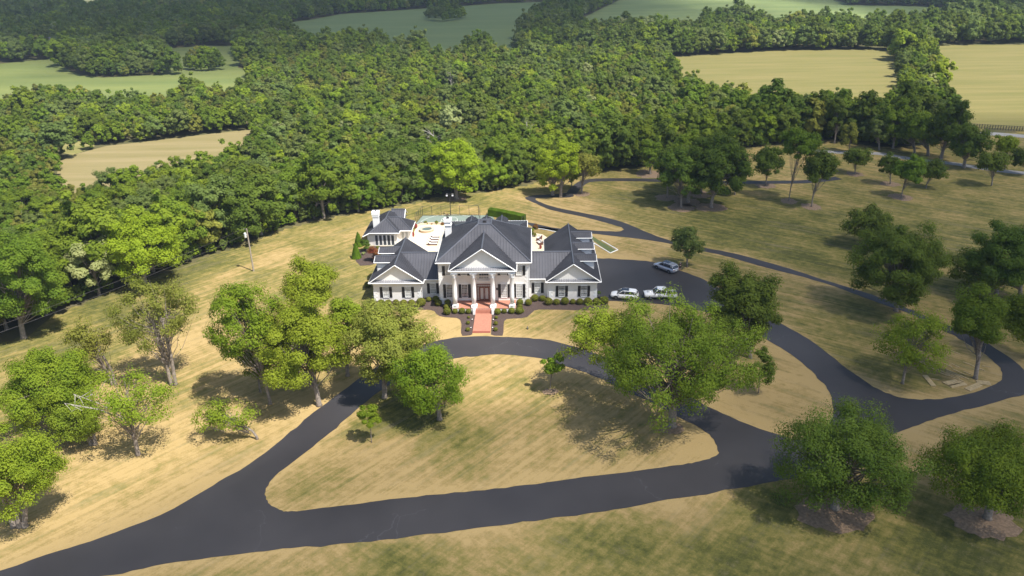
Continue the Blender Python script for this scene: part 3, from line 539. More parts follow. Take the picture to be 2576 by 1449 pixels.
for bx, by, x0, x1, yt, yb, k, lb, tr in [
 (2424, 422, 2384, 2488, 310, 402, 'drk', 'dark tree with a pale trunk, lowest on the right lawn edge', .4),
 (2366, 404, 2340, 2452, 242, 385, 'drk', 'very tall tree standing against the right crop field', .45),
 (2334, 391, 2278, 2352, 265, 370, 'mid', 'tall tree just left of the very tall one by the crop fields', .4),
 (2300, 385, 2255, 2320, 285, 372, 'drk', 'shorter dark tree beneath the tall ones by the crop fields', .3),
 (2246, 374, 2216, 2290, 250, 360, 'mid', 'upright tree at the left of the crop hedgerow foot', .3),
 (2211, 377, 2182, 2228, 285, 365, 'blue', 'bluish tree with clear trunk on the lawn edge', .25),
 (2136, 381, 2115, 2160, 300, 376, 'oliv', 'thin greyish tree beside the bend of the gravel path', .12),
 (2099, 361, 2085, 2132, 232, 345, 'drk', 'narrow dark columnar tree on the far lawn edge', .25)]:
    T(bx, by, x0, x1, yt, yb, k, lb, tr=tr, group=g4)

# ------------------------------------------------------------------ bare dead trees
def snag(px, py, h, label, seed):
    g = G(px, py); rg = np.random.default_rng(seed); t = empty('dead_tree', g, label=label, cat='dead tree', group='bare dead trees in the woods'); b = MB(); b.tube([(0, 0, 0), (.2, 0, h*.6), (0, .2, h)], [.22, .14, .05], 6)
    b.build('trunk', M['dead'], t); b = MB()
    for k in range(9):
        z0 = h*rg.uniform(.45, .9); a = rg.uniform(0, 6.28); r_ = h*rg.uniform(.15, .32); e = np.array([r_*math.cos(a), r_*math.sin(a), z0+r_*rg.uniform(.5, 1.2)]); b.tube([(0, 0, z0), e*[.5, .5, 1]+[0, 0, (z0-e[2])*.4], e], [.09, .06, .02], 4, False)
        for j in range(2): b.tube([e*[.6, .6, .9], e*[.6, .6, .9]+rg.normal(size=3)*.8], [.04, .015], 4, False)
    b.build('branch', M['dead'], t)
for i, (px, py, h, lb) in enumerate([(1135, 240, 9, 'grey bare snag high in the middle of the woods'), (1095, 420, 10, 'pale bare snag left of the lone round tree'), (1325, 395, 10, 'pale bare snag left of the bright tree pair'), (712, 130, 13, 'tall white double snag below the upper green field'), (2092, 345, 11, 'grey bare snag behind the far lawn'), (205, 640, 9, 'twisted grey snag at the left wood edge')]): snag(px, py, h, lb, i+3)
# ------------------------------------------------------------------ woodland
PROT = bpy.data.collections.new('woodland_prototypes')
def proto(i, R, h, kind, cone=0., n=3300, leaf=.3, low=.25, near=False):
    rng = np.random.default_rng(900+i+(50 if near else 0)); zc_ = h*(low+1)/2; rz = h*(1-low)/2
    nc = 64 if not cone else 36
    if near: n, leaf = 11500, .15
    C, N, S, K = crown_pts(rng, (0, 0, zc_), R, rz, nc, n//nc, leaf, cone=cone, clump=.22, fill=.38, squash=.8)
    me = leaves('crown', C, N, S, L[kind], False, rng)
    b = MB(); b.tube([(0, 0, -.2), (0, 0, h*.3), (.2, 0, h*.7)], [.22, .17, .06], 6); limbs(b, rng, (.1, 0, h*.6), K, None, .2, 3)
    tm = bpy.data.meshes.new('trunk'); tm.from_pydata(b.v, [], b.f); tm.materials.append(M['bark'])
    if not near: o = bpy.data.objects.new('p%02d' % i, me); PROT.objects.link(o)
    return me, tm
KIN = [ # R, h, leaf kind, cone, low, weight, wording
 (3.2, 8.0, 'mid', 0, .03, 5, 'mid green broad tree'), (3.4, 8.6, 'drk', 0, .03, 5, 'dark green broad tree'), (2.7, 6.8, 'blue', 0, .03, 4, 'bluish green round tree'), (2.2, 6.4, 'ced', .6, .04, 7, 'pointed brownish cedar'),
 (1.9, 5.8, 'ced', .55, .04, 7, 'slim brownish cedar'), (2.9, 7.4, 'yel', 0, .03, .8, 'yellow green tree'), (2.5, 6.6, 'oliv', 0, .03, 2, 'olive green tree'), (3.3, 8.8, 'blue', 0, .03, 3, 'tall bluish tree'), (2.8, 7., 'bri', 0, .03, 5, 'rounded mid green tree'), (2.9, 7.6, 'pale', 0, .1, .25, 'pale silvery tree')]
[proto(i, k[0], k[1], k[2], k[3], low=k[4]) for i, k in enumerate(KIN)]
PM = [proto(i, k[0], k[1], k[2], k[3], low=k[4], near=True) for i, k in enumerate(KIN)]
def forest_points():
    rng = np.random.default_rng(5); out = []
    for (d0, d1, sp) in ((95, 300, 3.9), (300, 480, 4.7), (480, 800, 6.6), (800, 1150, 9)):
        xs = np.arange(-900, 900, sp); ys = np.arange(60, 1150, sp); X, Y = np.meshgrid(xs, ys)
        X = X+rng.uniform(-.42, .42, X.shape)*sp; Y = Y+rng.uniform(-.42, .42, Y.shape)*sp; D = np.hypot(X, Y)
        k = (D >= d0) & (D < d1) & (np.abs(X) < .72*Y+25) & ~inpoly(X, Y, LAWN); X, Y = X[k], Y[k]
        for f in FIELDS:
            q = ~inpoly(X, Y, f[1]); X, Y = X[q], Y[q]
        X, Y = X[segdist(X, Y, LAWN) > .8], Y[segdist(X, Y, LAWN) > .8]
        out.append(np.stack([X, Y], 1))
    pts = np.concatenate(out)
    ex = [(478, 174), (492, 176), (506, 178), (520, 178), (534, 177), (550, 175), (500, 168), (520, 168), (540, 168), (405, 188), (420, 186), (436, 187), (450, 184), (430, 180), (412, 178),
          (1076, 47), (1090, 51), (1105, 53), (1120, 53.5), (1135, 52), (1150, 50), (1162, 46), (1085, 44), (1100, 45), (1116, 46), (1132, 45), (1148, 43), (1110, 41), (1126, 40), (1140, 41)]
    eg = []
    n_ = len(LAWN)
    for i in range(n_):
        p, q = np.array(LAWN[i]), np.array(LAWN[(i+1) % n_]); L_ = np.linalg.norm(q-p)
        if p[1] < 85 or q[1] < 85: continue
        d = (q-p)/L_; nn = np.array([-d[1], d[0]])
        for u in np.arange(0, L_, 2.6):
            for sg in (-1, 1):
                c = p+d*(u+rng.uniform(-.8, .8))+nn*sg*rng.uniform(.6, 2.2)
                if not inpoly(np.array([c[0]]), np.array([c[1]]), LAWN)[0] and not any(inpoly(np.array([c[0]]), np.array([c[1]]), f[1])[0] for f in FIELDS): eg.append(c)
    global NEDGE; NEDGE = len(eg)
    return np.concatenate([pts, np.array([G(a, b)[:2] for a, b in ex]), np.array(eg)])
FP = forest_points()
_open = pix([(2425, 350), (2415, 318), (2440, 300), (2500, 312), (2850, 318), (2900, 350)]); _k = ~inpoly(FP[:, 0], FP[:, 1], _open)
for _b in ((366, 712), (60, 850), (1148, 500)): _g = G(*_b); _k &= np.hypot(FP[:, 0]-_g[0], FP[:, 1]-_g[1]) > 5.5
NEDGE = int(_k[-NEDGE:].sum()); FP = FP[_k]; rng = np.random.default_rng(11)
w = np.array([k[5] for k in KIN]); w = w/w.sum()
# patches: cedar thickets in the sunny middle, tall dark hardwoods beyond
nz = np.sin(FP[:, 0]*.031+1.3)*np.cos(FP[:, 1]*.027)+.6*np.sin(FP[:, 0]*.083+FP[:, 1]*.06)
kd = np.zeros(len(FP), int); dist = np.hypot(FP[:, 0], FP[:, 1]); edge = segdist(FP[:, 0], FP[:, 1], LAWN)
for i in range(len(FP)):
    ww = w.copy()
    if nz[i] > .1 and dist[i] < 420 and edge[i] > 14: ww[[3, 4]] *= 2.2
    else: ww[[3, 4]] *= .45
    if edge[i] < 12: ww[[3, 4]] *= .3; ww[[0, 1, 5, 8]] *= 1.6
    if dist[i] > 420: ww[[3, 4]] *= .15; ww[[1, 7]] *= 2.
    kd[i] = rng.choice(len(KIN), p=ww/ww.sum())
sc = rng.uniform(.72, 1.25, len(FP))*np.where(dist > 430, 1.45, 1.)*np.where(edge < 9, 1.5, np.where(edge < 22, 1.2, 1.))*np.where((kd == 3) | (kd == 4), 1.0, 1.0)
sc[-NEDGE:] *= .32; kd[-NEDGE:] = rng.choice([0, 1, 2, 8], NEDGE)
sc *= np.where((rng.random(len(FP)) < .06) & (kd != 3) & (kd != 4), 1.3, 1.)
rot = rng.uniform(0, 6.28, len(FP))
# which show largest: the nearest in view
pj = np.array([P((x, y, 5)) for x, y in FP]); vis = (pj[:, 0] > -60) & (pj[:, 0] < W+60) & (pj[:, 1] < HH)
vis[-NEDGE:] = False
order = np.argsort(np.where(vis, dist, 1e6)); IND = order[:300]; isind = np.zeros(len(FP), bool); isind[IND] = True
def region(x, y):
    px, py, _ = P((x, y, 4))
    if px < 520: return 'of the woods crossed by the wires' if py > 560 else 'of the woods left of the utility pole'
    if px < 900: return 'of the woods left of the pool house'
    if px < 1330: return 'of the woods behind the ball court'
    if px < 1900: return 'of the woods behind the looping path'
    return 'of the woods beyond the far lawn'
for i in IND:
    k = KIN[kd[i]]; reg = region(*FP[i]); eg = 'in the edge row ' if edge[i] < 6 else 'inside the edge '
    t = empty('woodland_tree' if kd[i] not in (3, 4) else 'cedar_tree', (FP[i][0], FP[i][1], 0), rot[i], label=k[6]+' '+eg+reg, cat='tree', group=k[6]+' '+eg+reg)
    t.scale = (sc[i],)*3
    for nm, me in zip(('crown', 'trunk'), PM[kd[i]]):
        o = bpy.data.objects.new(nm, me); COL.objects.link(o); o.parent = t
rest = np.where(~isind)[0]
def woodland(idx):
    me = bpy.data.meshes.new('woodland'); co = np.concatenate([FP[idx], np.zeros((len(idx), 1))], 1)
    me.vertices.add(len(idx)); me.vertices.foreach_set('co', co.ravel().astype(np.float32))
    for nm, ty, arr in (('tsc', 'FLOAT', sc[idx]), ('trot', 'FLOAT', rot[idx]), ('tk', 'INT', kd[idx])):
        at = me.attributes.new(nm, ty, 'POINT'); at.data.foreach_set('value', arr.astype(np.int32 if ty == 'INT' else np.float32))
    o = bpy.data.objects.new('woodland', me); COL.objects.link(o)
    tag(o, 'wide mass of woods beyond the lawn and around the far fields', 'woods', kind='stuff')
    ng = bpy.data.node_groups.new('scatter', 'GeometryNodeTree'); ng.interface.new_socket('Geometry', in_out='INPUT', socket_type='NodeSocketGeometry'); ng.interface.new_socket('Geometry', in_out='OUTPUT', socket_type='NodeSocketGeometry')
    n = ng.nodes; l = ng.links; gi = n.new('NodeGroupInput'); go = n.new('NodeGroupOutput'); ip = n.new('GeometryNodeInstanceOnPoints')
    ci = n.new('GeometryNodeCollectionInfo'); ci.inputs['Collection'].default_value = PROT; ci.inputs['Separate Children'].default_value = True; ci.inputs['Reset Children'].default_value = True
    def na(nm, ty): q = n.new('GeometryNodeInputNamedAttribute'); q.data_type = ty; q.inputs['Name'].default_value = nm; return q.outputs[0]
    cb = n.new('ShaderNodeCombineXYZ'); l.new(na('trot', 'FLOAT'), cb.inputs[2])
    cs = n.new('ShaderNodeCombineXYZ'); s_ = na('tsc', 'FLOAT'); [l.new(s_, cs.inputs[j]) for j in range(3)]
    l.new(gi.outputs[0], ip.inputs['Points']); l.new(ci.outputs[0], ip.inputs['Instance']); ip.inputs['Pick Instance'].default_value = True
    l.new(na('tk', 'INT'), ip.inputs['Instance Index']); l.new(cb.outputs[0], ip.inputs['Rotation']); l.new(cs.outputs[0], ip.inputs['Scale']); l.new(ip.outputs[0], go.inputs[0])
    md = o.modifiers.new('scatter', 'NODES'); md.node_group = ng
woodland(rest)
print('forest', len(FP), 'individual', len(IND), 'max dist', dist[IND].max())
#HOUSE#
# ------------------------------------------------------------------ house
def clip_iv(poly, u):                    # intervals of v inside a 2D polygon on the line U=u
    xs = []
    n = len(poly)
    for i in range(n):
        a, b = poly[i], poly[(i+1) % n]
        if (a[0] > u) != (b[0] > u): xs.append(a[1]+(b[1]-a[1])*(u-a[0])/(b[0]-a[0]))
    xs.sort(); return [(xs[i], xs[i+1]) for i in range(0, len(xs)-1, 2)]
def roofplane(b, pts, step=.5, th=.12, rib=.12, rw=.075, edge=0):
    pts = [np.array(p, float) for p in pts]; nrm = np.zeros(3)
    for i in range(len(pts)): nrm += np.cross(pts[i], pts[(i+1) % len(pts)])
    nrm /= np.linalg.norm(nrm)
    if nrm[2] < 0: pts = pts[::-1]; nrm = -nrm
    b.prism([p-nrm*0 for p in pts], -nrm*th)
    U = np.cross([0, 0, 1.], nrm); U /= np.linalg.norm(U); V = np.cross(nrm, U); o = pts[0]
    q = [((p-o)@U, (p-o)@V) for p in pts]; lo, hi = min(a[0] for a in q), max(a[0] for a in q); k = math.ceil((lo+.05)/step)
    while k*step < hi-.04:
        for v0, v1 in clip_iv(q, k*step):
            if v1-v0 > .15:
                c0 = o+U*(k*step)+V*(v0+.03); c1 = o+U*(k*step)+V*(v1-.03)
                b.add([c0-U*rw/2, c0+U*rw/2, c1+U*rw/2, c1-U*rw/2]+[c0-U*rw/2+nrm*rib, c0+U*rw/2+nrm*rib, c1+U*rw/2+nrm*rib, c1-U*rw/2+nrm*rib],
                      [(4, 5, 6, 7), (0, 1, 5, 4), (1, 2, 6, 5), (2, 3, 7, 6), (3, 0, 4, 7)])
        k += 1
def roof(name, planes, parent, caps=(), trims=(), label=None):
    b = MB(); [roofplane(b, p) for p in planes]; o = b.build(name, M['roof'], parent)
    if label: o['label'] = label
    if caps:
        b = MB()
        for p, q in caps: b.tube([np.array(p)+[0, 0, .03], np.array(q)+[0, 0, .03]], .14, 6)
        b.build('ridge_cap', M['cap'], o)
    if trims:
        b = MB()
        for p, q in trims: b.tube([p, q], .085, 4)
        b.build('gutter', M['white'], o)
    return o
H = empty('mansion', O3, YAW, label='white two storey mansion with black metal roofs, four columns and low side wings', cat='house')
def quoins(b, x, y, z0, z1, s):
    z = z0; i = 0
    while z+.3 < z1:
        wd_ = .62 if i % 2 == 0 else .42
        b.box(min(x, x-s*wd_), max(x, x-s*wd_), y-.03, y+.2, z, z+.3); z += .36; i += 1
# walls
wb = MB(); wb.box(-7.62, 7.62, 4.0, 19.2, 0, 7.9); wb.build('main_wall', M['wall'], H)
for a in ((-7.65, 3.99, .1, 7.4, -1), (7.65, 3.99, .1, 7.4, 1), (19.48, 5.39, .1, 2.5, 1), (11.15, 5.39, .1, 2.5, -1), (-11.15, 5.39, .1, 2.5, 1), (-19.48, 5.39, .1, 2.5, -1)):
    b = MB(); quoins(b, *a); b.build('quoin', M['white'], H)
for s, nm, y1 in ((-1, 'wing_wall', 17.6), (1, 'wing_wall', 24.3)):
    xa, xb = sorted((s*11.1, s*19.45)); xc = s*15.3
    b = MB(); b.box(xa, xb, 5.4, y1, 0, 3.62); b.build(nm, M['wall'], H)
    b = MB(); b.prism([(xa-.2, 5.38, 3.6), (xb+.2, 5.38, 3.6), (xb+.2, 5.38, 3.72), (xc, 5.38, 6.75), (xa-.2, 5.38, 3.72)], (0, .2, 0)); b.build('gable_wall', M['stucco'], H); b = MB(); b.prism([(xa-.2, y1-.2, 3.6), (xb+.2, y1-.2, 3.6), (xc, y1-.2, 6.85)], (0, .2, 0)); b.build('gable_wall', M['stucco'], H)
    b = MB(); xa2, xb2 = sorted((s*7.6, s*11.15)); b.box(xa2, xb2, 6.8, 14.7, 0, 3.7); b.build('link_wall', M['wall'], H)
    # roof of the wing: ridge z 7.1
    yb_ = 18.1 if s < 0 else 25.1
    A1, A2 = (s*20.05, 4.8, 3.8), (s*20.05, yb_, 3.8); B1, B2 = (xc, 4.8, 7.1), (xc, yb_, 7.1); C1, C2 = (s*10.6, 4.8, 3.8), (s*10.6, yb_, 3.8)
    t = .06
    rk = [((s*20.05, 4.78, 3.72), (xc, 4.78, 7.02)), ((xc, 4.78, 7.02), (s*10.55, 4.78, 3.72)), ((s*10.5, 4.76, 3.68), (s*20.12, 4.76, 3.68)), ((s*20.1, 4.78, 3.72), (s*20.1, yb_, 3.72)), ((s*10.55, 4.78, 3.72), (s*10.55, 6.2, 3.72)), ((s*10.55, 15.4, 3.72), (s*10.55, yb_, 3.72)), ((s*20.05, yb_, 3.72), (xc, yb_, 7.02)), ((xc, yb_, 7.02), (s*10.55, yb_, 3.72))]
    roof('wing_roof', [[A1, A2, B2, B1], [C1, C2, B2, B1]], H, [(B1, B2)], rk)
    b = MB(); roofplane(b, [(s*19.9, 4.78, 3.76), (s*10.75, 4.78, 3.76), (s*11.3, 5.42, 4.0), (s*19.35, 5.42, 4.0)], .4, .05); b.build('gable_skirt', M['skirt'], H)
    # frieze under the gable
    b = MB(); b.box(min(s*19.5, s*11.05), max(s*19.5, s*11.05), 5.33, 5.4, 3.15, 3.6); b.build('frieze', M['white'], H)
    # link roof
    e1, e2 = (s*10.75, 6.2, 3.8), (s*7.6, 6.2, 3.8); r1, r2 = (s*15.1, 10.8, 6.98), (s*7.6, 10.8, 6.98)
    roof('link_roof', [[e1, e2, r2, r1], [(s*10.75, 15.4, 3.8), (s*7.6, 15.4, 3.8), r2, r1]], H, [(r1, r2)], [((s*10.6, 6.16, 3.72), (s*7.6, 6.16, 3.72)), ((s*10.6, 15.45, 3.72), (s*7.6, 15.45, 3.72))])
    b = MB(); b.box(min(s*11.2, s*7.65), max(s*11.2, s*7.65), 6.73, 6.8, 3.3, 3.68); b.build('frieze', M['white'], H)
    # dormers
    for yc in ((9.5, 13.85) if s < 0 else (9.6, 15.3, 20.9)):
        d = empty('dormer', (0, 0, 0)); d.parent = H
        zi, zo = 6.93, 6.93; ze = 6.33
        pl = []
        for sy in (-1, 1):
            pl.append([(s*19.45, yc, zo), (s*15.57, yc, zi), (s*16.42, yc+sy*1.55, ze), (s*19.45, yc+sy*1.55, ze)])
        bb = MB(); [roofplane(bb, q, .42, .08) for q in pl]; bb.build('dormer_roof', M['roof'], d)
        bb = MB(); bb.tube([(s*15.6, yc, 6.97), (s*19.5, yc, 6.97)], .09, 6); bb.build('ridge_cap', M['cap'], d)
        bb = MB()
        for sy in (-1, 1):
            bb.tube([(s*19.5, yc, 6.86), (s*19.5, yc+sy*1.6, 6.26)], .07, 4); bb.tube([(s*19.5, yc+sy*1.6, 6.26), (s*16.5, yc+sy*1.6, 6.26)], .07, 4)
        bb.build('dormer_trim', M['white'], d)
        bb = MB(); bb.prism([(s*19.1, yc-1.25, 4.3), (s*19.1, yc-1.25, 6.3), (s*19.1, yc, 6.8), (s*19.1, yc+1.25, 6.3), (s*19.1, yc+1.25, 4.3)], (-s*.15, 0, 0))
        for sy in (-1, 1):
            ya, yb2 = sorted((yc+sy*1.25, yc+sy*1.13)); bb.prism([(s*19.1, ya, 4.42), (s*16.4, ya, 6.32), (s*19.1, ya, 6.32)], (0, yb2-ya, 0))
        bb.build('dormer_wall', M['white'], d)
        bb = MB(); xa_, xb_ = sorted((s*19.1, s*19.14)); bb.box(xa_, xb_, yc-.5, yc+.5, 4.9, 6.2); bb.build('dormer_window', M['glass'], d)
# main roof
zd = 12.55; e = 8.05
fl, frr, bl, br = (-8.05, 3.4, e), (8.05, 3.4, e), (-8.05, 19.8, e), (8.05, 19.8, e)
dl, dr_, dbl, dbr = (-1.12, 9.9, zd), (1.12, 9.9, zd), (-1.12, 11.9, zd+.15), (1.12, 11.9, zd+.15)
b = MB()
for q in ([fl, frr, dr_, dl], [frr, br, dbr, dr_], [br, bl, dbl, dbr], [bl, fl, dl, dbl]): roofplane(b, q)
b.add([dl, dr_, dbr, dbl], [(0, 1, 2, 3)]); mr_ = b.build('main_roof', M['roof'], H)
b = MB()
for p, q in ((fl, dl), (frr, dr_), (dl, dr_), (dl, dbl), (dr_, dbr), (dbl, bl), (dbr, br), (dbl, dbr)): b.tube([np.array(p)+[0, 0, .03], np.array(q)+[0, 0, .03]], .15, 6)
b.build('ridge_cap', M['cap'], mr_)
b = MB(); b.box(-.3, .3, 10.6, 11.1, zd, zd+.35); b.build('roof_vent', M['dark'], mr_)
b = MB()
for p, q in (((-8.1, 3.36, 7.96), (-5.5, 3.36, 7.96)), ((5.5, 3.36, 7.96), (8.1, 3.36, 7.96)), ((-8.1, 3.36, 7.96), (-8.1, 19.85, 7.96)), ((8.1, 3.36, 7.96), (8.1, 19.85, 7.96)), ((-8.1, 19.85, 7.96), (8.1, 19.85, 7.96))): b.tube([p, q], .11, 4)
b.build('gutter', M['white'], mr_)
b = MB(); b.box(-7.7, -5.3, 3.45, 4.0, 7.75, 7.92); b.box(5.3, 7.7, 3.45, 4.0, 7.75, 7.92); b.box(-7.68, 7.68, 3.93, 4.0, 7.35, 7.75); b.build('frieze', M['white'], H)
# rear roof with three gables
rz0, rz1 = 7.9, 5.5
b = MB(); roofplane(b, [(-8, 31.6, rz1), (7.3, 31.6, rz1), (4.2, 19.5, rz0), (-5.0, 19.5, rz0)]); roofplane(b, [(7.3, 31.6, rz1), (7.3, 19.5, rz1), (4.2, 19.5, rz0)]); roofplane(b, [(-8, 31.6, rz1), (-8, 19.5, rz1), (-5, 19.5, rz0)])
for xc in (-3.3, -.45, 2.5):
    for s in (-1, 1): roofplane(b, [(xc, 18.0, 9.0), (xc, 24.7, 9.0), (xc+s*1.15, 25.2, 8.15), (xc+s*1.15, 18, 8.15)], .3, .08)
    b.tube([(xc, 18, 9.04), (xc, 24.8, 9.04)], .13, 6)
b.build('rear_roof', M['roof'], H)
b = MB(); b.box(-7.5, 6.8, 19.2, 31, 0, 5.4)
for xc in (-3.3, -.45, 2.5): b.box(xc-.95, xc+.95, 20, 24.4, 6, 8.2)
b.build('rear_wall', M['wall'], H)
b = MB(); b.tube([(7.35, 19.9, 5.42), (7.35, 31.7, 5.42)], .1, 4); b.tube([(-8.05, 19.9, 5.42), (-8.05, 31.7, 5.42)], .1, 4); b.tube([(-8.05, 31.7, 5.42), (7.35, 31.7, 5.42)], .1, 4); b.build('gutter', M['white'], H)
# portico
b = MB(); b.box(-5.35, 5.35, .86, 1.6, 7.15, 7.72); b.box(-5.35, -4.7, 1.6, 4, 7.15, 7.72); b.box(4.7, 5.35, 1.6, 4, 7.15, 7.72); b.box(-4.7, 4.7, 1.6, 3.9, 7.5, 7.6); b.box(-5.45, 5.45, .76, 1.7, 7.60, 7.74)
for i in range(44): x = -5.25+i*.2442; b.box(x, x+.12, .7, .86, 7.5, 7.6)
b.build('entablature', M['white'], H)
b = MB(); b.prism([(-5.3, 1.25, 7.72), (5.3, 1.25, 7.72), (0, 1.25, 11.35)], (0, .2, 0)); b.build('tympanum', M['stucco'], H)
pf, pa = .6, 11.66
roof('portico_roof', [[(-5.6, pf, 7.75), (0, pf, pa), (0, 8.6, pa), (-5.17, 3.4, 8.05), (-5.6, 3.4, 7.75)], [(5.6, pf, 7.75), (0, pf, pa), (0, 8.6, pa), (5.17, 3.4, 8.05), (5.6, 3.4, 7.75)]], H,
     [((0, pf, pa), (0, 8.6, pa))], [((-5.62, pf-.04, 7.67), (0, pf-.04, pa-.1)), ((0, pf-.04, pa-.1), (5.62, pf-.04, 7.67)), ((-5.68, pf-.06, 7.64), (5.68, pf-.06, 7.64)), ((-5.66, pf, 7.67), (-5.66, 3.4, 7.67)), ((5.66, pf, 7.67), (5.66, 3.4, 7.67))])
b = MB(); roofplane(b, [(-5.4, pf, 7.79), (5.4, pf, 7.79), (4.75, 1.26, 8.02), (-4.75, 1.26, 8.02)], .4, .05); b.build('gable_skirt', M['skirt'], H)
for x in (-4.8, -1.6, 1.6, 4.82):
    c = empty('column', (0, 0, 0)); c.parent = H
    b = MB(); b.lathe((x, 1.25, 1.45), [(.37, 0), (.375, 1.4), (.36, 3), (.32, 4.75), (.37, 4.8), (.37, 4.86)], 20); b.build('shaft', M['white'], c, True)
    b = MB(); b.box(x-.52, x+.52, .84, 1.77, .76, 1.2); b.lathe((x, 1.25, 1.2), [(.5, 0), (.5, .08), (.42, .12), (.42, .18), (.36, .26)], 20); b.build('base', M['white'], c)
    b = MB(); b.lathe((x, 1.25, 6.3), [(.3, 0), (.42, .1), (.34, .18), (.5, .32), (.4, .42), (.6, .62), (.55, .72)], 12); b.box(x-.58, x+.58, .7, 1.8, 7.0, 7.14)
    for k in range(8): t_ = k*math.pi/4; b.lathe((x+.42*math.cos(t_), 1.25+.42*math.sin(t_), 6.72), [(.02, -.1), (.12, 0), (.13, .12), (.02, .22)], 6)
    b.build('capital', M['white'], c)
# porch, steps
b = MB(); b.box(-5.35, 5.35, .85, 4.0, .05, .70); b.build('porch_base', M['white'], H)
b = MB(); b.box(-5.42, 5.42, .8, 4.0, .70, .75); b.build('porch_floor', M['red'], H)
b = MB()
for i in range(4): b.box(-1.38, 1.38, .02+i*.2, .8, .0+i*.15, .13+i*.15)
so = b.build('steps', M['redd'], H)
b = MB()
for i in range(4): b.box(-1.38, 1.38, .0+i*.2, .25+i*.2, .13+i*.15, .155+i*.15)
b.build('tread', M['red'], so)
b = MB(); b.box(-1.78, -1.38, -.12, .84, 0, .86); b.box(1.38, 1.78, -.12, .84, 0, .86); b.build('cheek_wall', M['white'], H)
# windows
def window(x, y, z0, z1, w_, gl, nx=4, nz=6, shut=(1, 1), sw=.5, head=True):
    b = MB(); f = .07
    b.box(x-w_/2-f, x+w_/2+f, y-.09, y+.02, z0-.10, z0); b.box(x-w_/2-f, x+w_/2+f, y-.09, y+.02, z1, z1+.08); b.box(x-w_/2-f, x-w_/2, y-.09, y+.02, z0, z1); b.box(x+w_/2, x+w_/2+f, y-.09, y+.02, z0, z1)
    if head: b.box(x-w_/2-.2, x+w_/2+.2, y-.06, y+.02, z1+.08, z1+.3)
    for i in range(1, nx): xx = x-w_/2+w_*i/nx; b.box(xx-.016, xx+.016, y-.05, y-.02, z0, z1)
    for i in range(1, nz): zz = z0+(z1-z0)*i/nz; hh = .035 if i == nz//2 else .016; b.box(x-w_/2, x+w_/2, y-.056, y-.024, zz-hh, zz+hh)
    wo = b.build('window', M['white'], H); MB().box(x-w_/2, x+w_/2, y-.015, y+.03, z0, z1).build('pane', M[gl], wo)
    for s in (-1, 1):
        if not shut[0 if s < 0 else 1]: continue
        b = MB(); xa = x+s*(w_/2+f+.01); xb = xa+s*sw; xa, xb = sorted((xa, xb)); b.box(xa, xb, y-.06, y+.02, z0-.08, z1+.02)
        for (u0, u1) in ((.05, .46), (.52, .95)):
            za, zb = z0+(z1-z0)*u0, z0+(z1-z0)*u1; k = za
            while k < zb: b.box(xa+.06, xb-.06, y-.085, y-.06, k, k+.035); k += .09
        b.build('shutter', M['black'], H)
for x, g_ in ((-17.28, 'glassw'), (-13.42, 'glassw')): window(x, 5.38, .85, 2.72, .95, g_)
for x, g_ in ((13.37, 'glass'), (17.2, 'glass')): window(x, 5.38, .85, 2.75, .95, g_)
window(-9.2, 6.78, .9, 2.75, .95, 'glassw'); window(9.2, 6.78, .9, 2.75, .95, 'glassw')
for x, g_ in ((-6.02, 'glass'), (-3.37, 'glass'), (3.42, 'glassw'), (6.02, 'glassw')): window(x, 3.98, 1.35, 3.78, .95, g_, 4, 8)
for x in (-6.02, -3.4, 3.4, 6.02): window(x, 3.98, 5.55, 7.2, .95, 'glassw', head=False)
# door
d = empty('front_door', (0, 0, 0)); d.parent = H
b = MB(); b.box(-1.3, -1.18, 3.88, 4.0, .75, 3.85); b.box(1.18, 1.3, 3.88, 4.0, .75, 3.85); b.box(-1.3, 1.3, 3.88, 4.0, 3.75, 3.87); b.box(-1.2, 1.2, 3.89, 4.0, 3.3, 3.4); b.box(-.9, -.8, 3.9, 4.0, .75, 3.3); b.box(.8, .9, 3.9, 4.0, .75, 3.3); b.box(-1.3, 1.3, 3.75, 4.0, .75, .85)
for i in range(9): b.box(-1.18+i*.295-.02, -1.18+i*.295+.02, 3.9, 4.0, 3.4, 3.75)
for i in range(9):
    b.box(-1.2, -.9, 3.9, 3.99, .85+i*.28, .89+i*.28); b.box(.9, 1.2, 3.9, 3.99, .85+i*.28, .89+i*.28)
b.build('door_frame', M['door'], d)
b = MB()
for s in (-1, 1):
    xa, xb = sorted((s*.02, s*.8)); b.box(xa, xb, 3.92, 3.96, .85, 1.05); b.box(xa, xb, 3.92, 3.96, 3.12, 3.3); b.box(xa, xa+.13, 3.92, 3.96, 1.05, 3.12); b.box(xb-.13, xb, 3.92, 3.96, 1.05, 3.12)
b.build('door_leaf', M['door'], d)
b = MB(); b.box(-.67, -.15, 3.935, 3.965, 1.05, 3.12); b.box(.15, .67, 3.935, 3.965, 1.05, 3.12); b.box(-1.18, -.9, 3.95, 3.98, .85, 3.3); b.box(.9, 1.18, 3.95, 3.98, .85, 3.3); b.box(-1.18, 1.18, 3.95, 3.98, 3.4, 3.75); b.build('door_glass', M['frost'], d)
b = MB(); b.tube([(.06, 3.88, 1.8), (.06, 3.88, 2.15)], .02, 6); b.build('door_handle', M['galv'], d)
window(0, 3.98, 4.9, 7.1, 1.6, 'glass', 4, 5, (0, 0), head=False)
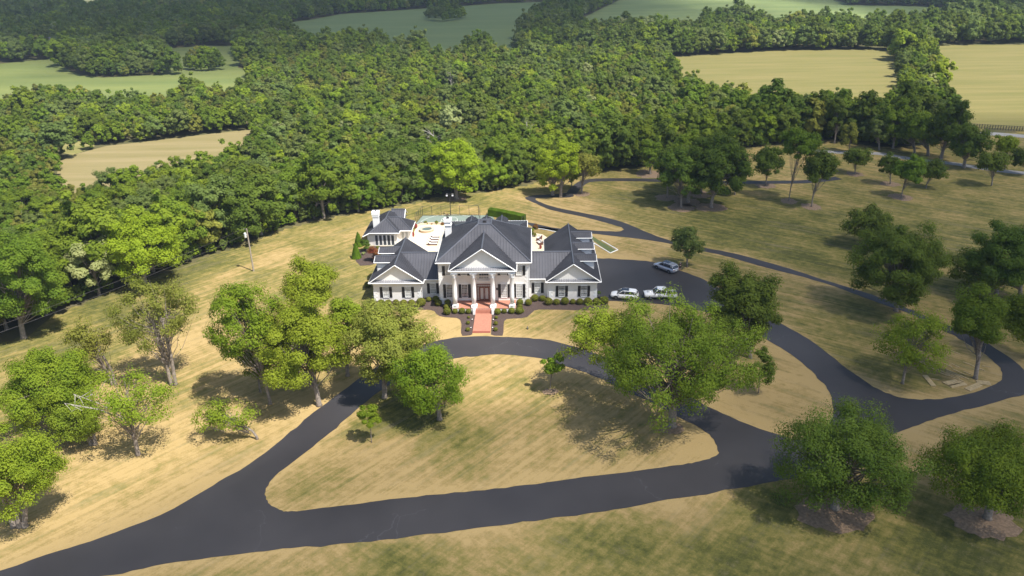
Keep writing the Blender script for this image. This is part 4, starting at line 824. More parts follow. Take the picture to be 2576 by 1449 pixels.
# balcony
bc = empty('balcony', (0, 0, 0)); bc.parent = H
b = MB(); b.box(-1.2, 1.2, 3.15, 4, 4.62, 4.75); b.build('balcony_floor', M['white'], bc)
b = MB(); b.box(-1.2, 1.2, 3.15, 3.25, 4.82, 4.9); b.box(-1.2, 1.2, 3.12, 3.27, 5.62, 5.74)
for x in (-1.2, 1.08): b.box(x, x+.12, 3.13, 3.27, 4.75, 5.8)
for i in range(11): x = -.98+i*.19; b.box(x, x+.07, 3.17, 3.23, 4.9, 5.62)
for s in (-1, 1): xa, xb = sorted((s*1.2, s*1.12)); b.box(xa, xb, 3.27, 4, 5.62, 5.74); b.box(xa, xb, 3.27, 4, 4.82, 4.9)
b.build('railing', M['white'], bc)
for x in (-2.0, 2.2):
    b = MB(); b.lathe((x, 3.86, 2.75), [(.02, 0), (.13, .04), (.16, .28), (.02, .45)], 8); b.box(x-.03, x+.03, 3.86, 4, 2.95, 3.0); b.build('wall_lantern', M['dark'], H)
# chimney, downpipes
b = MB(); b.box(-7.45, -6.35, 14.3, 15.4, 7.8, 11.55); b.box(-7.58, -6.22, 14.17, 15.53, 10.75, 10.9); b.box(-7.6, -6.2, 14.15, 15.55, 11.4, 11.95); ch = b.build('chimney', M['white'], H)
b = MB(); b.box(-7.15, -6.65, 14.6, 15.1, 11.95, 12.15); b.build('flue', M['dark'], ch)
b = MB(); b.tube([(7.72, 3.93, .1), (7.72, 3.93, 7.8)], .05, 6); b.tube([(-7.72, 3.93, .1), (-7.72, 3.93, 7.8)], .05, 6); b.tube([(-10.95, 5.32, .1), (-10.95, 5.32, 3.6)], .045, 6); b.tube([(10.95, 5.32, .1), (10.95, 5.32, 3.6)], .045, 6); b.build('downpipe', M['white'], H)
b = MB(); b.box(19.45, 19.5, 8, 10.6, .05, 2.5); b.box(19.45, 19.5, 12, 14.6, .05, 2.5); b.box(19.45, 19.5, 16, 18.6, .05, 2.5); b.build('garage_door', M['white'], H)

# ------------------------------------------------------------------ pool house
Q = empty('pool_house', fromH(-21.8, 36), YAW, label='small white pool house with black hip roof left of the patio', cat='house')
def rel(v): return (v[0]+21.8, v[1]-36, v[2])
class RB(MB):
    def add(s, vs, fs): return MB.add(s, [rel(q) for q in vs], fs)
b = RB(); b.box(-24.55, -19.55, 32.35, 42, 0, 2.95); b.box(-19.6, -17.15, 33.75, 38.1, 0, 2.95); b.box(-25.7, -24.5, 32.4, 39.8, 0, 2.5); b.build('wall', M['wall'], Q)
z, t_ = 3.0, 5.12
f1, f2, k1, k2 = (-25.1, 31.7, z), (-18.98, 31.7, z), (-25.1, 42.6, z), (-18.98, 42.6, z); r1, r2 = (-22.04, 34.75, t_), (-22.04, 39.5, t_)
s1, s2, sr = (-16.57, 33.12, z), (-16.57, 38.72, z), (-19.37, 35.9, 4.96)
b = RB(); [roofplane(b, q) for q in ([f1, f2, r1], [f1, k1, r2, r1], [k1, k2, r2], [f2, k2, r2, r1], [s1, (-19.0, 33.12, z), (-21.8, 35.9, 4.96), sr], [s2, (-19.0, 38.72, z), (-21.8, 35.9, 4.96), sr], [s1, s2, sr], [(-26.4, 31.3, 2.45), (-26.4, 40.3, 2.45), (-24.2, 40.3, 3.6), (-24.2, 32.6, 3.6)],
   [(-21.9, 41, 5.0), (-18.9, 41, 5.0), (-18.9, 38.9, 3.6), (-21.9, 38.9, 3.6)], [(-21.9, 41, 5.0), (-18.9, 41, 5.0), (-18.9, 43.1, 3.6), (-21.9, 43.1, 3.6)])]
ro = b.build('roof', M['roof'], Q)
b = RB()
for p, q in ((f1, r1), (f2, r1), (r1, r2), (r2, k1), (r2, k2), (sr, (-21.8, 35.9, 4.96)), (s1, sr), (s2, sr), ((-21.9, 41, 5.0), (-18.9, 41, 5.0))): b.tube([np.array(p)+[0, 0, .03], np.array(q)+[0, 0, .03]], .12, 6)
b.build('ridge_cap', M['cap'], ro)
b = RB()
for p, q in ((f1, f2), (f2, (-18.98, 33.1, z)), ((-18.98, 33.08, z), s1), (s1, s2), ((-26.42, 31.3, 2.45), (-26.42, 40.3, 2.45)), ((-26.4, 31.28, 2.45), (-25.1, 31.7, 3.0)), ((-18.88, 38.9, 3.6), (-18.88, 41, 5.0)), ((-18.88, 41, 5.0), (-18.88, 43.1, 3.6))): b.tube([np.array(p)-[0, 0, .08], np.array(q)-[0, 0, .08]], .10, 4)
b.build('gutter', M['white'], ro)
b = RB(); b.box(-24.5, -23.3, 33.5, 34.6, 3, 6.1); b.box(-24.6, -23.2, 33.4, 34.7, 5.85, 6.0); b.box(-24.65, -23.15, 33.35, 34.75, 6.25, 6.95); b.box(-24.5, -23.3, 33.5, 34.6, 6.1, 6.25); co = b.build('chimney', M['white'], ro)
b = RB(); b.box(-24.05, -23.75, 33.9, 34.2, 6.95, 7.1); b.build('flue', M['dark'], co)
for i in range(5):
    x = -24.1+i*.84; b = RB(); b.box(x-.1, x, 32.27, 32.37, .1, 2.4); b.box(x+.56, x+.66, 32.27, 32.37, .1, 2.4); b.box(x-.1, x+.66, 32.27, 32.37, 2.32, 2.45); b.box(x-.1, x+.66, 32.25, 32.37, 0, .12); wo = b.build('window', M['white'], Q)
    RB().box(x, x+.56, 32.31, 32.36, .12, 2.32).build('pane', M['glass'], wo)
for x in (-18.8, -18.0):
    wo = RB().box(x-.08, x+.6, 33.69, 33.76, .0, 2.5).build('french_door', M['white'], Q); RB().box(x, x+.52, 33.66, 33.72, .15, 2.4).build('pane', M['glassw'], wo)

# ------------------------------------------------------------------ walk, patio, beds
def hsheet(name, pts, z, m, th=0.): return sheet(name, [fromH(*p)[:2] for p in pts], z, m, th)
hsheet('path', [(-1.38, .02), (1.38, .02), (1.45, -6.2), (-1.42, -6.2)], .10, M['red'], .1)
hsheet('path', [(-1.42, -6.2), (1.45, -6.2), (1.45, -6.72), (-1.45, -6.72)], .05, M['redd'], .05)
hsheet('patio', [(-20, 30), (-8.6, 19), (-7.7, 15), (-7.5, 31.2), (-8, 45), (-17.0, 45.2), (-17.2, 40), (-18.5, 36)], .08, M['patio'], .08)
hsheet('patio', [(7.5, 14.6), (10.8, 14.6), (10.8, 34.8), (11.7, 35.9), (10.5, 38.2), (8.3, 39.3), (6.8, 39.6), (6.8, 31)], .08, M['patio'], .08)
hsheet('court', [(-17.6, 45.3), (0.5, 45.3), (-.8, 51), (-16.7, 51)], .03, M['court'])
b = MB()
def hring(b, cx, cy, r, a0, a1, w_=.08, z=.05, n=28):
    vs = []
    for i in range(n+1):
        a = R_(a0+(a1-a0)*i/n)
        for rr in (r-w_/2, r+w_/2): vs.append(fromH(cx+rr*math.cos(a), cy+rr*math.sin(a), z))
    b.add(vs, [(2*i, 2*i+1, 2*i+3, 2*i+2) for i in range(n)])
hring(b, -10.3, 45.3, 6.4, 0, 180); hring(b, -10.3, 48.2, 1.8, 0, 360)
for x in (-12.1, -8.5): b.add([fromH(x, 45.4, .05), fromH(x+.08, 45.4, .05), fromH(x+.08, 48.2, .05), fromH(x, 48.2, .05)], [(0, 1, 2, 3)])
b.build('court_line', M['line'])['kind'] = 'structure'
BED_L = [zA(825, 1420), zA(790, 1438), zA(700, 1447), zA(648, 1449), zA(625, 1400), zA(622, 1340), zA(632, 1240), zA(605, 1155), zA(540, 1122), zA(420, 1115), zA(330, 1108), zA(230, 1088), zA(175, 1050), zA(140, 1000), zA(60, 978), zA(0, 975), z2(900, 790), z2(600, 795), z2(350, 790), z2(170, 760), z2(140, 690), z2(230, 560)]
bl_ = [GH(*q) for q in BED_L]+[(-19.6, 6.5), (-7.5, 7.5), (-5, 3), (-1.9, .9), (-1.72, -.1), (-1.4, -.1)]
hsheet('planting_bed', bl_, .025, M['mulch'])
BED_R = [zA(1165, 1425), zA(1230, 1445), zA(1375, 1446), zA(1392, 1380), zA(1396, 1240), zA(1405, 1180), zA(1450, 1145), zA(1560, 1134), zA(1720, 1128), zA(1810, 1110), z4(750, 920), z4(830, 850), z4(890, 795), z4(980, 777), z4(1300, 780), z4(1640, 790), z4(2000, 795), z4(2190, 788), z4(2245, 740), z4(2220, 680), z4(2240, 610), z4(2150, 560)]
br_ = [GH(*q) for q in BED_R]+[(19.6, 7), (7.5, 8), (5, 3), (1.9, .9), (1.72, -.1), (1.4, -.1)]
hsheet('planting_bed', br_, .025, M['mulch'])
hsheet('planting_bed', [(-27.3, 29), (-26.6, 24), (-25.2, 21.6), (-23.4, 21.8), (-21.8, 23.2), (-20.6, 25), (-20.3, 31.5), (-25, 32.2)], .02, M['mulch'])

# clipped shrubs
def ball_shrub(r, rng, n=1100):
    d = rng.normal(size=(n, 3)); d /= np.linalg.norm(d, axis=1, keepdims=True); d = d[d[:, 2] > -.75]; lump = 1+.04*np.sin(d[:, 0]*6+1)*np.sin(d[:, 1]*7)
    C = d*(lump*rng.uniform(.9, 1.02, len(d)))[:, None]*[1, 1, .93]*r+[0, 0, r*.86]; N = d+rng.normal(size=d.shape)*.35; N /= np.linalg.norm(N, axis=1, keepdims=True)
    return C, N, np.full(len(d), max(.055, r*.095))*rng.uniform(.7, 1.2, len(d))
rng = np.random.default_rng(77)
shr = []
for k in range(3):
    C, N, S = ball_shrub(1., rng, 1500); shr.append(leaves('foliage', C, N, S, L['box'], False, rng))
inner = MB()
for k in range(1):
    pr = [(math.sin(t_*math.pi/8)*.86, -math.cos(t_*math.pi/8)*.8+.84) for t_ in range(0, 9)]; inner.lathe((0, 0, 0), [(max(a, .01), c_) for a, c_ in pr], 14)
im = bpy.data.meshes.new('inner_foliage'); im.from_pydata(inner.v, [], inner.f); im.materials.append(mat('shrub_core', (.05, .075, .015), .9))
SH = [(zA(a, c_), r) for a, c_, r in ((38, 785, 47), (162, 770, 58), (212, 845, 65), (382, 838, 58), (370, 915, 58), (370, 1000, 68), (515, 1000, 48), (640, 995, 56), (758, 1000, 50), (1285, 1005, 58), (1405, 995, 47), (1540, 990, 58), (1690, 838, 60), (1690, 920, 50), (1680, 985, 68), (1728, 992, 40), (1845, 840, 62), (760, 1110, 26), (750, 1208, 33), (745, 1328, 38), (1260, 1112, 30), (1252, 1218, 36), (1250, 1328, 36))]
SH += [(z2(a, c_), r) for a, c_, r in ((980, 650, 62), (1152, 640, 86), (840, 650, 60), (700, 650, 58), (560, 652, 60), (430, 652, 60), (190, 320, 66))]
SH += [(z4(a, c_), r) for a, c_, r in ((895, 565, 68), (1035, 570, 60), (1145, 625, 74), (1290, 635, 60), (1442, 620, 72), (1585, 633, 50), (1713, 630, 62), (1858, 625, 74), (2013, 630, 64), (2155, 605, 76))]
_sl = {}
def shrub_label(x, y, r, i):
    if r < .42 and abs(x) < 3: return 'tiny clipped ball shrub %s the brick walk, %s' % ('left of' if x < 0 else 'right of', {0: 'nearest the steps', 1: 'middle of its row', 2: 'nearest the driveway'}[0 if y > -2.3 else (1 if y > -4.6 else 2)])
    side = 'left' if x < 0 else 'right'
    if abs(x) < 5.3 and y < 1: return 'clipped ball shrub in front of the porch, %s of the steps, number %s outward' % (side, 'one two three'.split()[min(2, int((abs(x)-1.8)/1.15))])
    if abs(x) < 8.2: return 'clipped ball shrub by the %s end of the porch, %s' % (side, 'set back by the wall' if y > 2 else ('foremost in its cluster' if y < .9 else 'in the middle of its cluster'))
    if abs(x) < 11.3: return 'clipped ball shrub before the %s link window, %.0s%s' % (side, '', 'nearer the columns' if abs(x) < 9.6 else 'nearer the side wing')
    return 'clipped ball shrub in the row below the %s wing windows, %s' % (side, ['nearest the link', 'second from the link', 'third from the link', 'fourth from the link', 'fifth from the link', 'sixth from the link', 'seventh from the link', 'last and outermost'][min(7, int((abs(x)-10.7)/1.35))])
for i, (q, rp) in enumerate(SH):
    r = rp*.0098; g = G(q[0], q[1], r*.86); x, y = toH(g); t = empty('ball_shrub', (g[0], g[1], .02), rng.uniform(0, 6), label=shrub_label(x, y, r, i), cat='shrub', group='clipped ball shrubs around the house')
    t.scale = (r, r, r*rng.uniform(.92, 1.02))
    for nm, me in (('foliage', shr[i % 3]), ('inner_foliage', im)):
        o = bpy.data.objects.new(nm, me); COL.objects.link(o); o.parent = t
# hedge behind the house
def hedge():
    t = empty('hedge', fromH(2.6, 48.3), YAW, label='long curved clipped hedge behind the mansion roof', cat='hedge'); rng = np.random.default_rng(3)
    path = [np.array(p) for p in ((-4.0, 2.9), (-3.0, 2.5), (-1.4, 1.6), (.4, .5), (2.2, -.7), (3.9, -2.0))]; b = MB(); C = []; N = []
    for i in range(len(path)-1):
        a, c_ = path[i], path[i+1]; d = (c_-a)/np.linalg.norm(c_-a); n_ = np.array([-d[1], d[0]]); L_ = np.linalg.norm(c_-a); w_ = .85; h = 1.55
        b.prism([(*(a-n_*w_*.92), 0), (*(a+n_*w_*.92), 0), (*(a+n_*w_*.92), h*.96), (*(a-n_*w_*.92), h*.96)], (*(c_-a), 0))
        m_ = int(L_*1300); u = rng.random(m_)*L_; face = rng.random(m_)
        for uu, ff in zip(u, face):
            base = a+d*uu
            if ff < .42: s = rng.uniform(-w_, w_); C.append((*(base+n_*s), h+rng.uniform(-.04, .03))); N.append((0, 0, 1))
            else:
                sg = -1 if ff < .75 else 1; C.append((*(base+n_*w_*sg*rng.uniform(.95, 1.03)), rng.uniform(.02, h))); N.append((*(n_*sg), .2))
    for end, sg in ((path[0], -1), (path[-1], 1)):
        for k in range(500): C.append((end[0]+sg*.03+rng.uniform(-.06, .06), end[1]+rng.uniform(-.8, .8), rng.uniform(0, 1.55))); N.append((sg, 0, .2))
    C = np.array(C); N = np.array(N)+rng.normal(size=(len(C), 3))*.35; N /= np.linalg.norm(N, axis=1, keepdims=True)
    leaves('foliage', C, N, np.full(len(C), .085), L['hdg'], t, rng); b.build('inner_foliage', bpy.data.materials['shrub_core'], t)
hedge()
# small garden plants left of the wing, planter plants
def bush(xy, r, h, kind, label, name='shrub', cat='shrub', group=None, cone=0, dens=1., hp=True):
    g = fromH(*xy) if hp else xy; t = empty(name, (g[0], g[1], 0.02), label=label, cat=cat, group=group); rng = np.random.default_rng(int(abs(xy[0]*31+xy[1]*17)*10))
    C, N, S, K = crown_pts(rng, (0, 0, h*.52), r, h*.5, 16, int(170*dens), .085, cone=cone, clump=.36)
    if cone:
        n_ = 6000; u = 1-np.sqrt(rng.random(n_)); a = rng.uniform(0, 6.28, n_); rr = r*.72*(1-u)**.75*(1+.06*np.sin(a*5+u*9))*rng.uniform(.82, 1.03, n_)
        C = np.stack([rr*np.cos(a), rr*np.sin(a), .08+u*h*.97], 1); N = np.stack([np.cos(a), np.sin(a), np.full(n_, .45)], 1)+rng.normal(size=(n_, 3))*.3; N /= np.linalg.norm(N, axis=1, keepdims=True); S = rng.uniform(.05, .09, n_)
    leaves('crown', C, N, S, L[kind], t, rng)
    b = MB(); b.tube([(0, 0, -.05), (0, 0, h*.5)], [.06, .03], 5); limbs(b, rng, (0, 0, h*.4), K, None, .06, 2); b.build('trunk', M['bark'], t)
def atp(px, py): return G(px, py)
for (px, py, r, h, k, lb, c_, cn) in [(897, 649, 1.35, 3.3, 'hdg', 'bright cone shaped evergreen nearest the left wing', 0.6, 1), (903, 619, 1.3, 3.2, 'hdg', 'bright cone shaped evergreen behind its twin, by the pool house', .6, 1),
    (922, 632, 1.35, 3.2, 'drk', 'dark leafy shrub against the pool house corner', 0, 0), (941, 657, 1.75, 3.4, 'map', 'rust red small maple in front of the pool house', 0, 0), (953, 648, 1.0, 2.6, 'oliv', 'orange green shrub beside the red maple', 0, 0)]:
    bush(atp(px, py), r, h, k, lb, cone=c_, dens=1.6, hp=False)
bush(GH(*zC(150, 1130)), .35, .7, 'pale', 'pale flowering bush under the maple')
for x, y, r, h, k, lb in ((-15.3, 45.0, .55, .9, 'oliv', 'grassy olive plant in the patio planter, left one'), (-12.9, 45.1, .5, .85, 'oliv', 'grassy olive plant in the patio planter, right one'), (-16.4, 44.9, .4, .55, 'map', 'dark red plant at the left end of the patio planter'), (-11.4, 44.7, .6, .6, 'map', 'dark red plant spilling from the patio planter by the chimney'), (-13.9, 45.0, .3, .4, 'map', 'low reddish plant between the grassy ones'), (8.9, 42.0, .9, .8, 'map', 'reddish low shrub at the back corner by the rear drive'), (8.4, 40.6, .6, .6, 'yel', 'yellow low shrub at the back corner by the rear drive'), (8.9, 36.8, .45, .9, 'box', 'ball shrub in a pot on the right patio'), (8.5, 37.6, .4, 1.0, 'box', 'second potted shrub on the right patio, behind the ball')):
    bush((x, y), r, h, k, lb, dens=.8)

# ------------------------------------------------------------------ patio things
def hE(name, x, y, rz=0., **k): return empty(name, fromH(x, y, .08), YAW+rz, **k)
t = hE('hot_tub', -14.5, 40.8, label='round raised stone hot tub on the cream patio', cat='hot tub')
b = MB(); b.lathe((0, 0, 0), [(1.5, 0), (1.5, .42), (1.62, .43), (1.62, .53), (1.1, .531), (1.08, .35), (.01, .3)], 32); b.build('tub_wall', M['stone'], t)
b = MB(); b.lathe((0, 0, .36), [(1.09, 0), (1.09, .05), (.01, .06)], 32); b.build('tub_water', M['water'], t)
for i in range(4):
    y = 32.2+i*1.45; t = hE('sun_lounger', -12.3, y+.15, label='brown wicker lounger with white cushion, %s of four in the patio row' % ['nearest the camera', 'second nearest', 'third nearest', 'farthest'][i], cat='sun lounger', group='sun loungers in a row on the patio')
    b = MB(); b.box(-1., 1., -.33, .33, .16, .3)
    for x in (-.95, .87): b.box(x, x+.08, -.33, -.27, 0, .16); b.box(x, x+.08, .27, .33, 0, .16)
    b.build('frame', M['wicker'], t)
    b = MB(); b.box(-.4, .98, -.3, .3, .3, .38); b.prism([(-.4, -.3, .3), (-.4, -.3, .38), (-1.02, -.3, .8), (-1.06, -.3, .72)], (0, .6, 0)); b.build('cushion', M['cush'], t)
def sofa(x, y, rz, lb, name='armchair', w_=.8):
    t = hE(name, x, y, rz, label=lb, cat='armchair' if w_ < 1 else 'sofa')
    b = MB(); b.box(-w_/2, w_/2, -.4, .4, 0, .32); b.box(-w_/2, w_/2, .28, .42, .32, .75); b.box(-w_/2, -w_/2+.14, -.4, .3, .32, .55); b.box(w_/2-.14, w_/2, -.4, .3, .32, .55); b.build('frame', M['wicker'], t)
    b = MB(); b.box(-w_/2+.15, w_/2-.15, -.4, .27, .325, .45); b.box(-w_/2+.15, w_/2-.15, .16, .275, .455, .8); b.build('cushion', M['cush'], t)
sofa(-9.9, 38.2, 2.4, 'wicker armchair with white cushions left of the mansion chimney'); sofa(-9.2, 40.2, .6, 'wicker armchair with white cushions behind the other one by the chimney')
sofa(9.9, 32.6, -1.2, 'wicker sofa with white cushions on the right patio, nearer one', 'sofa', 1.7); sofa(9.8, 35.0, -1.9, 'wicker sofa with white cushions on the right patio, farther one', 'sofa', 1.6)
def pot(x, y, r, h, lb):
    t = hE('pot', x, y, label=lb, cat='pot'); b = MB(); b.lathe((0, 0, 0), [(r*.6, 0), (r, h*.5), (r*.75, h*.9), (r*.85, h)], 14); b.build('pot_body', M['pot'], t)
    b = MB(); b.lathe((0, 0, 0), [(r*.7, h*.93), (.01, h*.94)], 14); b.build('soil', M['mulch'], t)
pot(-17.0, 37.4, .32, .95, 'red glazed pot beside the pool house wall'); pot(-17.1, 42.6, .38, .9, 'dark glazed pot at the back corner of the pool house'); pot(10.0, 29.8, .28, .7, 'small red pot at the foot of the right wing patio')
b = MB()
pw = [(-17.0, 43.4), (-16.2, 44.6), (-14.5, 45.0), (-11, 44.9), (-8.6, 44.4)]
for i in range(len(pw)-1):
    a, c_ = np.array(fromH(*pw[i])), np.array(fromH(*pw[i+1])); d = c_-a; n_ = np.array([-d[1], d[0], 0])/np.linalg.norm(d)*.16; b.prism([a-n_, a+n_, a+n_+[0, 0, .5], a-n_+[0, 0, .5]], d)
tag(b.build('planter_wall', M['stone']), 'low curved stone planter wall at the back of the patio', 'wall')
for i, (x, y, rz) in enumerate(((-10.9, 27.2, 0), (-9.9, 26.6, 1.6), (-10.2, 28.1, 3.4))):
    t = hE('patio_chair', x, y, rz, label='white metal chair near the left link roof, %s' % ['left one', 'right one', 'back one'][i], cat='chair', group='white chairs on the patio'); b = MB(); b.box(-.22, .22, -.22, .22, .42, .46)
    b.build('seat', M['white'], t); b = MB(); b.box(-.22, .22, .19, .23, .46, .9); b.build('backrest', M['white'], t)
    for sx in (-.2, .18):
        for sy in (-.2, .18): MB().box(sx, sx+.03, sy, sy+.03, 0, .42).build('leg', M['white'], t)
# basketball hoop
t = empty('basketball_hoop', fromH(-10.35, 44.3), YAW, label='basketball hoop with clear backboard above the ball court edge', cat='basketball hoop')
b = MB(); b.box(-.09, .09, -.09, .09, 0, 2.2); b.build('post', M['dark'], t)
b = MB(); b.tube([(0, 0, 1.9), (-.35, .5, 2.35)], .035, 5); b.tube([(0, 0, 1.9), (.35, .5, 2.35)], .035, 5); b.tube([(0, 0, 2.1), (0, .5, 2.6)], .035, 5); b.build('bracket', M['dark'], t)
b = MB()
for q in ((-.72, .72, 2.12, 2.18), (-.72, .72, 3.12, 3.18)): b.box(q[0], q[1], .5, .56, q[2], q[3])
b.box(-.72, -.66, .5, .56, 2.18, 3.12); b.box(.66, .72, .5, .56, 2.18, 3.12); b.box(-.25, .25, .5, .53, 2.3, 2.34); b.box(-.25, .25, .5, .53, 2.66, 2.7); b.box(-.27, -.23, .5, .53, 2.3, 2.7); b.box(.23, .27, .5, .53, 2.3, 2.7); b.build('backboard', M['dark'], t)
b = MB(); [b.tube([(.23*math.cos(a), .86+.23*math.sin(a), 2.3), (.23*math.cos(a+.5), .86+.23*math.sin(a+.5), 2.3)], .012, 4) for a in np.arange(0, 6.3, .5)]; b.build('rim', M['orange'], t)
MB().box(-.14, .14, -.16, .02, 1.5, 1.9).build('pad', M['orange'], t)
# court light pole
qb = G(1133.8, 542.3); hp = zfor(qb, 487.6); t = empty('light_pole', qb, label='tall dark pole with two small floodlights beside the ball court', cat='light pole')
b = MB(); b.tube([(0, 0, 0), (0, 0, hp)], [.09, .06], 8); b.build('pole', M['dark'], t); MB().box(-.9, .9, -.04, .04, hp-.1, hp).build('crossbar', M['dark'], t)
for s in (-.75, .55):
    b = MB(); b.prism([(s-.1, -.25, hp-.5), (s+.3, -.25, hp-.5), (s+.3, .1, hp-.12), (s-.1, .1, hp-.12)], (0, .12, .1)); b.build('floodlight', M['galv'], t)
# court fence
t = empty('court_fence', fromH(-10, 51.1), YAW, label='tall thin wire fence round the back of the ball court', cat='fence'); b = MB()
run = [(-7.6, -5.6), (-6.7, 0), (6.1, .05), (6.6, -2.2)]
def seg(b, a, c_, h, n, pr=.05):
    a = np.array([*a, 0.]); c_ = np.array([*c_, 0.])
    for i in range(n+1):
        q = a+(c_-a)*i/n; b.tube([q, q+[0, 0, h]], pr, 5)
    for z in (.08, h): b.tube([a+[0, 0, z], c_+[0, 0, z]], .035, 4)
seg(b, run[0], run[1], 2.3, 4); seg(b, run[1], run[2], 2.3, 6); seg(b, run[2], run[3], 2.3, 1); b.build('post', M['fence'], t)
b = MB()
for a, c_ in zip(run[:-1], run[1:]):
    a = np.array([*a, 0.]); c_ = np.array([*c_, 0.]); n_ = int(np.linalg.norm(c_-a)/.35)
    for i in range(n_): q = a+(c_-a)*i/n_; b.tube([q, q+[0, 0, 2.3]], .004, 3, False)
    for z in np.arange(.3, 2.3, .35): b.tube([a+[0, 0, z], c_+[0, 0, z]], .004, 3, False)
b.build('wire_mesh', M['fence'], t)
# putting strip with white edging
hsheet('putting_green', [(8.2, 42.6), (11.2, 41.4), (20.4, 35.4), (21.4, 33.6), (24.0, 27.4), (25.2, 28.8), (22.6, 33.8), (21.0, 37.0), (12.0, 42.4), (8.4, 43.4)], .03, M['turf'])
pl = [(8.2, 42.5), (11.0, 41.3), (20.0, 35.4), (21.2, 32.6), (23.9, 27.3), (25.6, 29.0), (22.8, 34.4)]
b = MB()
for i in range(len(pl)-1):
    a, c_ = np.array(fromH(*pl[i])), np.array(fromH(*pl[i+1])); d = c_-a; n_ = np.array([-d[1], d[0], 0])/np.linalg.norm(d)*.09; b.prism([a-n_, a+n_, a+n_+[0, 0, .1], a-n_+[0, 0, .1]], d)
tag(b.build('edging', M['white']), 'white edging round the small putting strip right of the house', 'edging')
# walk lights and lawn spotlights
for x, y, lb in ((-1.75, -2.4, 'left of the walk, nearer the steps'), (-1.75, -5.4, 'left of the walk, nearer the drive'), (1.75, -2.5, 'right of the walk, nearer the steps'), (1.75, -5.4, 'right of the walk, nearer the drive')):
    t = empty('path_light', fromH(x, y), label='tiny white path light '+lb, cat='path light', group='path lights along the brick walk'); b = MB(); b.tube([(0, 0, 0), (0, 0, .3)], .02, 5); b.build('stake', M['dark'], t); b = MB(); b.lathe((0, 0, .3), [(.1, 0), (.08, .05), (.01, .1)], 8); b.build('lamp', M['white'], t)
for a, lb in ((zA(158, 1340), 'on the front lawn left of the walk'), (zA(1828, 1325), 'on the front lawn right of the walk')):
    t = empty('spotlight', G(*a), label='small ground spotlight '+lb, cat='spotlight', group='spotlights on the front lawn'); b = MB(); b.lathe((0, 0, 0), [(.16, 0), (.14, .12), (.05, .14)], 8); b.build('base', M['dark'], t); b = MB(); b.tube([(0, 0, .12), (0, .15, .42)], [.06, .13], 8); b.build('lamp', M['galv'], t)
# topiary pot at the garage corner
t = empty('topiary', G(*z4(2060, 575)), label='small ball topiary on a stem by the right wing corner', cat='topiary'); b = MB(); b.tube([(0, 0, 0), (0, 0, .9)], .03, 5); b.build('stem', M['bark'], t); b = MB(); b.lathe((0, 0, 0), [(.2, 0), (.26, .35), (.2, .36)], 10); b.build('pot_body', M['dark'], t)
C, N, S = ball_shrub(.34, rng, 300); C[:, 2] += .8; leaves('foliage', C, N, S, L['drk'], t, rng)

# ------------------------------------------------------------------ utility pole and wires
pb = G(638, 682); ph = zfor(pb, 575); t = empty('utility_pole', pb, label='tall grey wooden utility pole with transformer on the left lawn', cat='utility pole')
b = MB(); b.tube([(0, 0, -.2), (0, 0, ph)], [.17, .11], 10); b.build('pole', M['pole'], t)
b = MB(); b.lathe((-.42, -.1, ph-1.75), [(.22, 0), (.24, .1), (.24, .85), (.15, .95), (.03, 1.0)], 12); b.box(-.25, -.05, -.12, -.02, ph-1.2, ph-1.1); b.build('transformer', mat('pale_enamel', (.62, .63, .62), .5), t)
b = MB(); b.tube([(0, 0, ph-.2), (-.45, -.2, ph)], .03, 5); b.lathe((-.45, -.2, ph-.05), [(.06, 0), (.07, .08), (.03, .18)], 8); b.build('insulator', M['galv'], t)
def wire(a, c_, sag, lb):
    pts = []; a = np.array(a); c_ = np.array(c_)
    for i in range(25): u = i/24; q = a+(c_-a)*u; q[2] -= sag*4*u*(1-u); pts.append(q)
    b = MB(); b.tube(pts, .022, 4, False); tag(b.build('wire', M['dark']), lb, 'wire', 'wires running left from the utility pole')
far1 = G(-380, 948, 8.2); far2 = G(-380, 968, 6.9)
wire(pb+[-.45, -.2, ph+.1], far1, .9, 'upper thin wire from the utility pole top to the left edge'); wire(pb+[-.3, -.1, ph-1.1], far2, .9, 'lower thin wire from the transformer to the left edge')

# ------------------------------------------------------------------ scattered planks
PLK = [((700, 460), (860, 540)), ((740, 455), (920, 545)), ((850, 545), (1010, 620)), ((1060, 650), (1190, 712)), ((1080, 625), (1250, 705)), ((925, 540), (1050, 610)), ((1170, 690), (1340, 760)), ((1180, 650), (1420, 765)), ((1190, 630), (1470, 755)), ((1180, 600), (1590, 780)), ((1340, 755), (1500, 820)), ((1150, 500), (1290, 565)), ((1280, 505), (1420, 565)), ((1300, 600), (1540, 705)), ((1490, 640), (1640, 700)), ((1490, 470), (1690, 550)), ((1750, 575), (1870, 625)), ((1220, 250), (1420, 325)), ((1500, 120), (1620, 190)), ((925, 770), (1060, 790)), ((1830, 540), (1980, 560))]
words = 'edge,long,thin,pale,narrow,straight,short,light,slim,bare,plain'.split(',')
for i, (a, c_) in enumerate(PLK):
    p, q = G(*zL(*a)), G(*zL(*c_)); t_ = (q-p)/np.linalg.norm(q-p); n_ = np.array([-t_[1], t_[0], 0])*.07; b = MB(); b.prism([p-n_+[0, 0, .01], p+n_+[0, 0, .01], p+n_+[0, 0, .09], p-n_+[0, 0, .09]], q-p)
    tag(b.build('plank', M['wood']), 'long pale timber plank lying in the grass inside the path bend', 'plank', 'loose planks on the grass inside the path bend')
